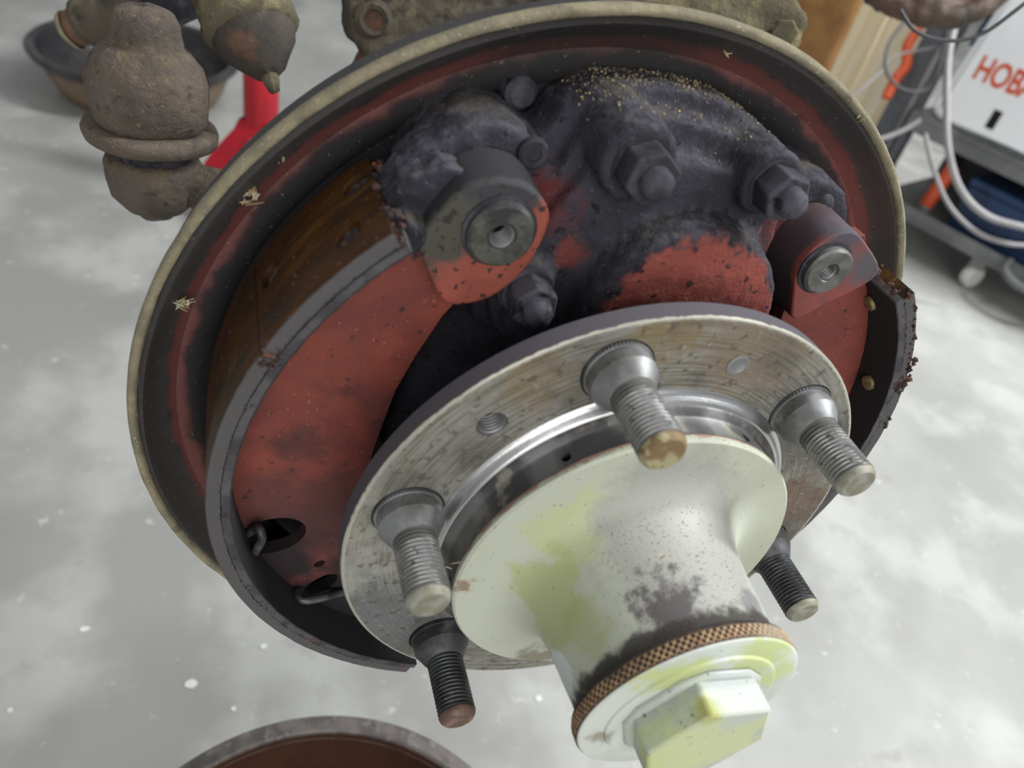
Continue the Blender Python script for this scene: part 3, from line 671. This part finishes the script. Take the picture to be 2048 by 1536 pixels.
c1 = at(300, 200, 330); up1 = (at(316, 60, 322) - at(294, 400, 330)).normalized(); up1 = (Vector((0.0, 1, 0.12)) * 0.7 + up1 * 0.3).normalized()
tr1 = thing('tie_rod_end', 'large mud caked tie rod end with swollen rubber boot and flange', 'tie rod end', c1, group='steering joints')
stack('boot', m_boot, tr1, c1, up1, [(0, -11), (20, -11.5), (23.0, -8), (24.4, 2), (24.0, 10), (21.8, 17), (17, 22), (14.6, 23.5), (13.6, 27), (13.2, 32), (11, 36), (6, 38), (0, 38.4)])
stack('boot_flange', m_boot, tr1, c1, up1, [(0, -19.5), (22, -19.5), (27.2, -17), (28.0, -13.5), (27.0, -10.8), (22, -10.2), (0, -10.2)])
stack('neck', m_soot, tr1, c1, up1, [(0, -27), (15, -27), (16.5, -24), (16.5, -19), (0, -19)])
stack('arm_eye', m_boot, tr1, c1, up1, [(0, -50), (13, -49.5), (18.5, -43), (20.6, -34), (20.6, -28), (19, -25), (0, -24.5)])
stack('castle_nut', m_boot, tr1, c1, up1, [(0, -54), (7, -54), (9.5, -51), (9.5, -47), (0, -47)])
e = c1 - up1 * 36
part(B().tube(spline([e, e + Vector((20, -1, 4)), e + Vector((50, -4, 14)), e + Vector((85, -8, 40)), Vector((-48, -10, -160))], 5), 10.5, 16), 'arm', m_boot, tr1, 60)

c2 = at(505, 60, 335); up2 = (at(488, 0, 335) - at(548, 165, 335)).normalized()
tr2 = thing('tie_rod_end', 'tie rod end with olive dusty cap and dark cone pointing down above red stand', 'tie rod end', c2, group='steering joints')
stack('cap', m_olive, tr2, c2, up2, [(0, -3), (17, -3), (20.8, -1), (21.3, 4), (20.4, 6), (20.6, 12), (19.8, 14), (20.4, 20), (20, 34), (0, 34)])
pr_ = at(474, 98, 316) - c2
m_boot2 = (Mat('greasy_boot_rubbed_rusty', (72, 66, 60), 0.8, spec=0.3).var((54, 50, 48), 30, 0.42, 0.6).patch(pr_[:], 9.0, (112, 82, 64), 3, 7, 140, rough=0.6, amt=0.85).settled((112, 101, 78), 0.2, 0.9, 160, 0.45, 0.64, 0.5).bump(300, 0.6, 0.001).done())
stack('boot', m_boot2, tr2, c2, up2, [(0, -23), (4, -22), (8, -19), (12.5, -13), (16.5, -8), (18.3, -2), (17, 0), (0, 0)])
stack('grease_nipple', m_olive, tr2, c2, up2, [(0, -29), (2.4, -28.6), (3.4, -25), (4, -20), (0, -20)])

a_, c_ = at(140, 62, 400), at(330, -22, 392); d_ = (c_ - a_).normalized()
tr3 = thing('drag_link', 'rusty ended steering link lying across behind the largest boot', 'steering link', a_, group='steering joints')
stack('rod', m_arm, tr3, a_, d_, [(0, 6), (9, 6), (12.5, 9), (14, 14), (13.6, 24), (12.2, 26), (13.4, 29), (13.0, 55), (0, 55)])
stack('ball_end', m_rustend, tr3, a_, d_, [(0, -3.5), (5, -2.5), (8.4, 1), (9.6, 5), (9.4, 9), (0, 9)])
stack('split_ring', m_rim, tr3, a_, d_, [(6.5, -2.4), (9.0, -1.4), (10.2, 0.6), (9.8, 1.6), (8.4, -0.2), (6.3, -1.4)], rough=())
stack('sleeve', m_soot, tr3, c_, d_, [(0, -8), (17, -8), (18, 0), (18, 30), (0, 30)])
part(B().ball(at(225, 160, 395)[:], 11, (1.3, 1, 1), 16, 10, 0.05), 'clamp_end', m_rustend, tr3, 180)

kn = thing('steering_knuckle', 'mud caked steering knuckle arm with bolt hole above the plate rim', 'steering knuckle', at(870, 60, 380))
def slab(pxs, d0, d1, M_root, thick, name, mat, root, vox=2.2, rough=((0.15, 1.0), (0.5, 0.5))):
    """outline measured on a plate facing the viewer side, extruded backwards along the axle"""
    pts = [at(px, py, d0 + (d1 - d0) * (px - pxs[0][0]) / max(1, (pxs[-1][0] - pxs[0][0]))) for px, py in pxs]
    n = len(pts); vs = [p[:] for p in pts] + [(p + Vector((0, -0.25, -0.97)) * thick)[:] for p in pts]
    fs = [list(range(n)), list(range(2 * n - 1, n - 1, -1))] + [[i, n + i, n + (i + 1) % n, (i + 1) % n] for i in range(n)]
    b = B().add(vs, fs); me = fixn(b.mesh('x', root['off']))
    def su(o):
        r = o.modifiers.new('r', 'REMESH'); r.mode = 'VOXEL'; r.voxel_size = vox * .001
        k = o.modifiers.new('s', 'SMOOTH'); k.iterations = 5
    me = eval_mesh(me, su)
    for v in me.vertices:
        q = v.co * 1000; v.co += v.normal * 0.001 * sum(mnoise.noise(q * s_) * h_ for s_, h_ in rough)
    return part(me, name, mat, root, 180)
slab([(692, -40), (694, 40), (702, 78), (728, 98), (740, 140), (735, 200), (800, 220), (1000, 190), (1090, 120), (1100, -40)], 372, 372, None, 26, 'arm', m_arm, kn)
c = at(748, 40, 368)
part(B().lathe([(4.4, -6), (4.6, 0.2), (6.8, 0.6), (9.2, -1.5), (9.6, -8)], 24, frame(c, at(748, 40, 300) - c)), 'bolt_hole', m_arm, kn, label='dark bolt hole in the arm')
part(B().solid([(0, -3), (4.6, -3), (4.6, -2), (0, -2)], 20, frame(c, at(748, 40, 300) - c)), 'bolt_end', m_rustend, kn, fix=True)
for px, py, r in ((960, 55, 5.0), (1170, -2, 6.0)):
    c = at(px, py, 366); part(B().ball(c[:], r, (1.2, .8, .8), 14, 8, .05), 'bolt_head', m_soot, kn)

part(B().ball((0, 0, -142), 62, (1, 1, .95), 40, 24), 'swivel_ball', m_arm, kn, 180)
part(B().tube([(0, -4, -180), (0, -6, -300)], 34, 32), 'axle_tube', m_arm, kn, 50)
part(B().tube([(0, 56, -238), (0, 40, -215), (0, 20, -180)], [16, 20, 24], 20), 'arm_root', m_arm, kn, 60)
bk = thing('spring_bracket', 'flat mud caked bracket plate with rounded corner behind top of plate rim', 'bracket', at(1350, 50, 350))
slab([(1075, -50), (1082, 60), (1200, 130), (1500, 180), (1590, 120), (1612, 70), (1620, 40), (1612, 10), (1590, -12), (1540, -50)], 356, 356, None, 12, 'plate', m_olive, bk)
c = at(1570, 66, 350)
part(B().prism(hexpts((0, 0), 6.2, 10), -6, 5, frame(c, at(1570, 66, 300) - c)), 'bolt_head', m_olive, bk, 30, 0.8)
c = at(1160, 4, 350)
part(B().prism(hexpts((0, 0), 5.6, 30), -6, 5, frame(c, at(1160, 4, 300) - c)), 'bolt_head', m_arm, bk, 30, 0.8)
p_ = [at(742, 90, 390), at(728, 120, 391), at(712, 155, 392), at(694, 190, 393)]
part(B().tube([(84, 76, -194), (62, 52, -182), (38, 28, -168)], [10, 12, 14], 14), 'bracket_leg', m_arm, bk, 60)
b = B()
b.tube(p_, [4.2, 4.6, 4.4, 4.2], 10)
single(b, 'brake_hose', m_rustend, 'short rusty brown pipe running down beside the steering knuckle', 'pipe', p_[0], ang=60)

# ================================================================ FLOOR THINGS BEHIND
# drain pan
m_pan = (Mat('pan_plastic', (116, 98, 78), 0.5).var((84, 68, 58), 12, 0.42, 0.6).var((132, 112, 88), 18, 0.55, 0.7, amt=0.7).done())
m_panrim = Mat('pan_black_rim', (38, 37, 40), 0.35).var((56, 52, 52), 25, 0.45, 0.62).done()
cp = at_y(274, 96, FLOOR + 78); cp.y = FLOOR
pan = thing('drain_pan', 'round black rimmed oil drain pan with brown sides on floor', 'drain pan', cp)
Mp = frame(cp, (0, 1, 0))
part(B().lathe([(0.1, 1), (108, 1), (124, 8), (138, 36), (147, 60), (148, 70)], 72, Mp), 'bowl', m_pan, pan, 40)
part(B().lathe([(150, 62), (160, 68), (163, 76), (158, 80), (148, 77), (136, 45), (118, 14), (100, 7), (0.1, 7)], 72, Mp), 'rim_and_liner', m_panrim, pan, 50, label='black rim and dark inside')

# jack stand
m_jack = Mat('red_enamel', (176, 18, 36), 0.35, spec=0.5).var((150, 14, 30), 10, 0.42, 0.6).done()
jc = at_y(524, 425, FLOOR)
js = thing('jack_stand', 'glossy red jack stand with splayed legs beside the drain pan', 'jack stand', jc)
def ring_pts(c, half, y, rot): return [(c.x + half * math.cos(rad(rot + 90 * k)), y, c.z + half * math.sin(rad(rot + 90 * k))) for k in range(4)]
jh = 268
b = B().tube([jc + Vector((0, jh - 165, 0)), jc + Vector((0, jh - 40, 0)), jc + Vector((0, jh, 0))], [23, 22, 22], 20)
part(b, 'post', m_jack, js, 40)
hd = B().box(-26, 26, -16, 16, jh, jh + 14, Matrix.Translation(jc) @ Matrix(((1, 0, 0, 0), (0, 0, 1, 0), (0, 1, 0, 0), (0, 0, 0, 1))))
part(hd, 'saddle', m_jack, js, 30, 1.5, fix=True)
up_ring = [(26, jh - 88)]
for k in range(4):
    a = 33 + 90 * k
    tp = jc + Vector((24 * math.cos(rad(a)), jh - 145, 24 * math.sin(rad(a)))); bt = jc + Vector((118 * math.cos(rad(a)), 0, 118 * math.sin(rad(a))))
    lt = Vector((-math.sin(rad(a)), 0, math.cos(rad(a)))); rd = Vector((math.cos(rad(a)), 0, math.sin(rad(a))))
    vs = [tp + lt * 20 - rd * 6, tp + rd * 6, tp - lt * 20 - rd * 6, bt + lt * 30 - rd * 16, bt + rd * 8, bt - lt * 30 - rd * 16]
    vs += [v - rd * 5 for v in vs]
    fs = [[0, 1, 4, 3], [1, 2, 5, 4], [6, 9, 10, 7], [7, 10, 11, 8], [0, 6, 7, 1], [1, 7, 8, 2], [3, 4, 10, 9], [4, 5, 11, 10], [0, 3, 9, 6], [2, 8, 11, 5]]
    part(B().add([v[:] for v in vs], fs), 'leg', m_jack, js, 25, 1.2, fix=True)
b = B()
part(B().lathe([(29, jh - 128), (36, jh - 142), (66, jh - 175), (92, jh - 215), (88, jh - 215), (28, jh - 150)], 4, frame(jc, (0, 1, 0)) @ Matrix.Rotation(rad(12), 4, 'Z')), 'skirt', m_jack, js, 30)

# ---------------------------------------------------------------- welder on its cart
W0 = at_y(1920, 575, FLOOR); wa = rad(68)
wd = Vector((math.cos(wa), 0, math.sin(wa))); wn = Vector((-math.sin(wa), 0, math.cos(wa)))
WB = Matrix(((wd.x, 0, wn.x), (wd.y, 1, wn.y), (wd.z, 0, wn.z)))         # local: x along the front, y up, z towards the viewer
m_cart = Mat('grey_cart_steel', (122, 124, 122), 0.5, 0.3).var((104, 106, 106), 12, 0.42, 0.6).done()
m_cartd = Mat('dark_cart_steel', (86, 89, 94), 0.6).var((70, 70, 72), 14, 0.45, 0.62).done()
m_white = Mat('white_enamel', (244, 246, 248), 0.4).var((236, 238, 240), 6, 0.4, 0.6).done()
m_orange = Mat('orange_print', (206, 84, 44), 0.5).done()
m_blue = Mat('blue_enamel', (30, 56, 92), 0.45).var((22, 40, 68), 10, 0.45, 0.6).done()
m_rubber = Mat('grey_cable_jacket', (138, 136, 136), 0.5).var((130, 128, 128), 40, 0.45, 0.6).done()
m_wire = Mat('dark_cable_jacket', (58, 56, 60), 0.5).done()
ct = thing('welder_cart', 'grey steel two tier welder cart on casters at right', 'cart', W0, WB)
part(B().box(-236, 330, 222, 234, -330, 2), 'top_shelf', m_cart, ct, 30, 1.5)
part(B().box(-236, 330, 200, 222, -3, 2), 'shelf_lip', m_cart, ct, 30, 1)
part(B().box(-240, 330, 58, 66, -330, 2), 'bottom_tray', m_cart, ct, 30, 1.5)
part(B().box(-240, 330, 66, 84, -3, 2), 'tray_lip', m_cart, ct, 30, 1)
part(B().box(-300, -236, 60, 420, -40, -34), 'upright', m_cartd, ct, 30, 1, label='dark flat upright post')
part(B().box(-262, -254, 70, 410, -35, -30), 'upright_trim', m_rubber, ct, 30, 1)
part(B().box(-240, -232, 66, 222, -330, -290), 'leg', m_cartd, ct, 30, 1)
part(B().box(-240, -228, 66, 222, -34, -6), 'leg', m_cartd, ct, 30, 1)
part(B().box(180, 192, 66, 222, -34, -6), 'leg', m_cartd, ct, 30, 1)
part(B().box(-240, 330, 66, 222, -330, -326), 'back_panel', m_cartd, ct, 30)
m_caster = Mat('pale_caster_wheel', (206, 206, 200), 0.4).done()
for x in (0, 270):
    cw = part(B().solid([(0, -9), (19, -9), (21, -6), (21, 6), (19, 9), (0, 9)], 28, frame((x, 21, -22), (1, 0, 0.35))), 'caster', m_caster, ct, 35, fix=True)
    part(B().box(x - 13, x + 13, 40, 58, -34, -8), 'caster_fork', m_cart, cw, 30, 1)
part(B().tube(spline([(44, 84, 4), (50, 74, 26), (80, 66, 36), (120, 70, 34), (150, 84, 6)], 6), 7, 12), 'front_handle', m_cart, ct, 50)

wl = thing('welder', 'white welding machine with orange lettering on the cart top shelf', 'welder', W0 + Vector((0, 234, 0)), WB)
# front face slightly domed at the lower corners
fr = [(-212, 22), (-205, 8), (-190, 1), (150, 1), (170, 8), (176, 22), (176, 330), (-184, 330)]
part(B().prism(fr, -300, -4), 'case', m_white, wl, 30, 6)
part(B().prism([(-196, 16), (-186, 8), (148, 8), (160, 18), (160, 300), (-176, 300)], -4, 3), 'front_panel', m_white, wl, 30, 2)
part(B().prism([(-214, 120), (-206, 120), (-192, 332), (-200, 332)], -290, -20), 'side_panel', m_blue, wl, 30, 1)
part(B().box(-112, -98, 22, 52, 2, 4.5), 'slot', m_black, wl, 30)
part(B().prism([(-150, 1), (-120, 6), (-60, 10), (0, 8), (30, 1)], 2.5, 5), 'lower_moulding', m_cartd, wl, 40, 0.5)
fc = bpy.data.curves.new('brand', 'FONT'); fc.body = 'HOBART'; fc.size = 0.052; fc.extrude = 0.0006; fc.offset = 0.0011
fo = bpy.data.objects.new('brand', fc); COL.objects.link(fo)
dg = bpy.context.evaluated_depsgraph_get(); dg.update()
tm = bpy.data.meshes.new_from_object(fo.evaluated_get(dg)); bpy.data.objects.remove(fo)
tm.materials.clear(); tm.materials.append(m_orange)
to = bpy.data.objects.new('lettering', tm); COL.objects.link(to); to.parent = wl; to.location = (-0.1745, 0.082, 0.0035); to.scale = (0.72, 1, 1); to['label'] = 'orange capital lettering'

# things on the lower tray
t = thing('grease_gun', 'orange tube tool leaning under the top shelf of the cart', 'tool', W0 + Vector((0, 66, 0)), WB)
part(B().solid([(0, 0), (13, 0), (13, 86), (0, 86)], 24, frame((-150, 8, -60), (0.06, 1, -0.1))), 'tube', m_orange, t, 35, fix=True)
part(B().solid([(0, -8), (14, -8), (14.5, 6), (0, 6)], 24, frame((-150, 8, -60), (0.06, 1, -0.1))), 'end_cap', m_cart, t, 35, fix=True)
t = thing('blue_toolbox', 'dark blue metal box on the bottom tray of the cart', 'box', W0 + Vector((0, 66, 0)), WB)
part(B().box(-95, 260, 0.5, 84, -200, -45), 'box', m_blue, t, 30, 3)
part(B().box(-98, 263, 84, 100, -203, -42), 'lid', m_blue, t, 30, 3)
part(B().box(30, 60, 70, 92, -45, -39), 'latch', m_black, t, 30, 1)

# cables and hoses
def cable(label, pts, r, mat, name='cable', group='welder cables'):
    P = [p if isinstance(p, Vector) else at(*p) for p in pts]
    single(B().tube(spline(P, 10), r, 12), name, mat, label, 'cable', P[0], group=group, ang=60)
cable('thick pale hose looping down in front of the white welder', [(1912, 40, 1170), (1897, 110, 1165), (1893, 200, 1165), (1897, 300, 1170), (1922, 380, 1180), (1975, 432, 1180), (2060, 458, 1170)], 5.4, m_rubber)
cable('thinner grey cable curving under the pale hose', [(1850, 268, 1230), (1868, 340, 1225), (1898, 410, 1215), (1950, 462, 1205), (2010, 486, 1200), (2070, 492, 1195)], 3.6, m_rubber)
cable('grey cable loop hanging beside the dark upright post', [(1812, 40, 1180), (1778, 90, 1180), (1772, 140, 1180), (1800, 176, 1180), (1846, 182, 1180), (1872, 150, 1180), (1886, 90, 1180), (1896, 30, 1180)], 2.6, m_wire)
cable('short pale cable passing behind the upright near the plate rim', [(1700, 196, 1300), (1735, 168, 1300), (1765, 140, 1305), (1790, 112, 1312), (W0 + wd * -270 + Vector((0, 330, 0)) + wn * -35)], 2.2, m_rubber)
cable('pale cable between plate rim and shelf corner', [(1755, 280, 1260), (1785, 270, 1258), (1815, 256, 1255), (1840, 240, 1252)], 4.2, m_rubber)
cable('red orange hose hanging behind the upright post', [(1836, 60, 1370), (1815, 92, 1370), (1812, 130, 1372), (1790, 160, 1375), (1772, 196, 1380)], 9, m_orange)
P = [at(1800, 20, 470), at(1826, 58, 470), at(1870, 78, 470), at(1925, 80, 468), at(1975, 62, 465), at(2030, 22, 460), at(2070, -10, 458)]
single(B().tube(spline(P, 10), 1.2, 10), 'wire', m_wire, 'thin dark wire arcing below the rusty part at top right', 'wire', P[0], ang=60)

# lumber, box and blue bin
m_wood = (Mat('pale_plywood', (246, 230, 196), 0.6).var((232, 208, 164), 20, 0.42, 0.6, stretch=(1, 0.06, 1)).var((250, 240, 216), 46, 0.5, 0.66, stretch=(1, 0.04, 1), amt=0.8).done())
m_card = Mat('brown_board', (158, 116, 66), 0.7).var((140, 100, 56), 14, 0.42, 0.6).done()
m_bluep = Mat('blue_plastic', (34, 62, 178), 0.4).done()
LB = at_y(1655, 318, FLOOR)
for k, (x0, x1, z, hh) in enumerate(((-88, -20, 0, 640), (-18, 56, -14, 660), (58, 104, -4, 650))):
    lab = ['leftmost pale board standing upright behind the plate rim', 'middle pale board standing upright behind the plate rim', 'rightmost pale board standing upright behind the grey cable loop'][k]
    single(B().box(x0, x1, 0, hh, z - 18, z), 'wooden_board', m_wood, lab, 'board', LB, WB, group='upright boards', ang=30, bevel=1.5)
BX = LB - wd * 112 + wn * 2
bx = thing('wooden_crate', 'brown wooden crate with open top behind the bracket plate', 'crate', BX, WB)
part(B().box(-150, 0, 0, 420, -8, 0), 'side', m_card, bx, 30, 1)
part(B().box(-150, 0, 0, 420, -190, -182), 'side', m_card, bx, 30, 1)
part(B().box(-150, -142, 0, 420, -182, -8), 'end', m_card, bx, 30, 1)
part(B().box(-8, 0, 0, 420, -182, -8), 'end', m_card, bx, 30, 1)
part(B().box(-142, -8, 300, 308, -182, -8), 'bottom', m_card, bx, 30, 1)
single(B().prism([(-130, -30), (-20, -30), (-14, -160), (-136, -160)], 0, 150, Matrix(((1, 0, 0, 0), (0, 0, 1, 0), (0, 1, 0, 0), (0, 0, 0, 1)))), 'plastic_bin', m_bluep,
       'bright blue plastic bin inside the brown crate', 'bin', BX + Vector((0, 308.5, 0)), WB, ang=30, bevel=3, fix=True)

# rusty suspension part at the top right
hg = thing('spring_shackle', 'rusty blurred suspension part hanging in at the top right corner', 'shackle', at(1865, 0, 640))
b = B()
P = [at(1738, -14, 640), at(1775, 4, 640), at(1810, 20, 638), at(1850, 32, 636), at(1895, 36, 635), at(1940, 26, 635), at(1985, 2, 636), at(2010, -25, 638)]
b.tube(spline(P, 5), 9, 12); b.tube([at(1760, -20, 648), at(1870, -8, 646), at(2000, -28, 648)], 17, 12); b.ball(at(1868, 8, 640)[:], 17, (1.5, .7, .9))
me = fuse(b, 2.0, 4, at(1865, 0, 640), ((0.1, 1.2), (0.4, 0.5)))
m_shackle = (Mat('rusty_shackle', (84, 64, 52), 0.7, 0.2).var((58, 50, 40), 20, 0.38, 0.54).var((112, 92, 80), 40, 0.60, 0.7).var((34, 30, 25), 16, 0.50, 0.62).bump(300, 0.3, 0.001).done())
part(me, 'shackle', m_shackle, hg, 180)

# ================================================================ DEBRIS
m_straw = Mat('straw_chaff', (188, 180, 152), 0.8).var((150, 132, 92), 300, 0.45, 0.6).done()
m_chip = Mat('white_paint_chip', (205, 206, 202), 0.6).done()
m_sand = Mat('tan_grit', (150, 132, 100), 0.85).var((92, 84, 76), 120, 0.40, 0.56).var((196, 162, 96), 90, 0.62, 0.66).done()
def debris(px, py, z, n, size, label, mat=m_straw, name='debris_flake', grp='chaff on the rim'):
    c = at_z(px, py, z); b = B()
    for k in range(n):
        p = c + Vector((random.uniform(-1, 1), random.uniform(-1, 1), random.uniform(0, .6))) * size * .5
        u = Vector((random.uniform(-1, 1), random.uniform(-1, 1), random.uniform(-.4, .4))).normalized() * size * random.uniform(.3, .6); v = u.orthogonal().normalized() * size * random.uniform(.08, .18); q = u.cross(v).normalized() * 0.15
        vs = [p - u - v * .4, p - v, p + u, p + v, p - u * .6 + v * .6]; vs2 = [x + q for x in vs]
        b.add([x[:] for x in vs + vs2], [[0, 1, 2, 3, 4], [9, 8, 7, 6, 5]] + [[i, (i + 1) % 5, 5 + (i + 1) % 5, 5 + i][::-1] for i in range(5)])
    single(b, name, mat, label, 'debris', c, group=grp, ang=30, fix=True)
debris(498, 392, -63.5, 16, 4.2, 'pale straw flake cluster stuck on left of the plate groove')
debris(366, 605, -62, 14, 3.6, 'whitish cobweb tuft on the far left of the plate rim')
debris(563, 314, -62.5, 3, 2.6, 'tiny tan flake near the rim beside the steering arm')
debris(1724, 232, -57, 4, 3.0, 'small tan tuft on the upper right of the plate rim')
debris(1458, 115, -62, 2, 3.0, 'thin straw bit at the top of the plate groove')
debris(1318, 1108, 37, 4, 2.6, 'small leaf crumb on the locking hub barrel')
debris(905, 1128, 17, 2, 4.0, 'fine straw hair beside the left stud')
def grit(pxs, z, r, label, grp, mat=m_sand, name='grit_grain'):
    b = B(); c = at_z(pxs[0][0], pxs[0][1], z)
    for px, py, zz in pxs:
        p = at_z(px, py, zz); b.ball(p[:], r * random.uniform(.5, 1.3), (1, 1, 1), 7, 5, .3)
    o = single(b, name, mat, label, 'grit', c, group=grp, ang=20, kind='stuff'); return o
g = [];
rr = random.Random(11)
dgm = [o for o in ac.children if o.name.startswith('casting')][0]
for k in range(1500):                                # grit lying on the up-facing top of the casting
    x, z = rr.uniform(-24, 44), rr.uniform(-66, -40)
    hit, loc, nor, _ = dgm.ray_cast(Vector((x, 160, z)) * .001, Vector((0, -1, 0)))
    if hit and nor.y > 0.35 and not (x < -26 or (x > 34 and z > -50)) and rr.random() < (0.25 + 0.75 * max(0, min(1, (-z - 48) / 14))): g.append((loc * 1000, nor))
b = B()
for p, n_ in g: b.ball((p + n_ * 0.05)[:], rr.choice((.12, .15, .2, .22, .28, .42)), (1, 1, 1), 6, 4, .3)
single(b, 'grit', m_sand, 'scattered tan sand grit on top of the sooty casting', 'grit', (0, 110, -55), kind='stuff', ang=20)

for px, py, s_, lab in ((382, 1368, 5, 'white paint chip on the floor left of the drum'), (1077, 1397, 3.4, 'round white spot on the floor right of the lower stud'), (527, 1293, 3, 'small white chip on the floor under the left shoe'),
                        (170, 1258, 3.2, 'pale elongated chip on the floor at lower left'), (467, 1418, 2.4, 'tiny pale chip on the floor above the drum'), (20, 1420, 2.4, 'pale chip on the floor near the left edge')):
    c = at_y(px, py, FLOOR + 0.3); n = 9
    poly = [(s_ * random.uniform(.75, 1.1) * math.cos(2 * math.pi * k / n) * (1.3 if 'elong' in lab else 1), s_ * random.uniform(.7, 1.1) * math.sin(2 * math.pi * k / n) * .8) for k in range(n)]
    single(B().prism(poly, 0, 0.5, frame(c, (0, 1, 0))), 'paint_chip', m_chip, lab, 'paint chip', c, group='chips on the floor', ang=30, fix=True)
bpy.context.view_layer.update()
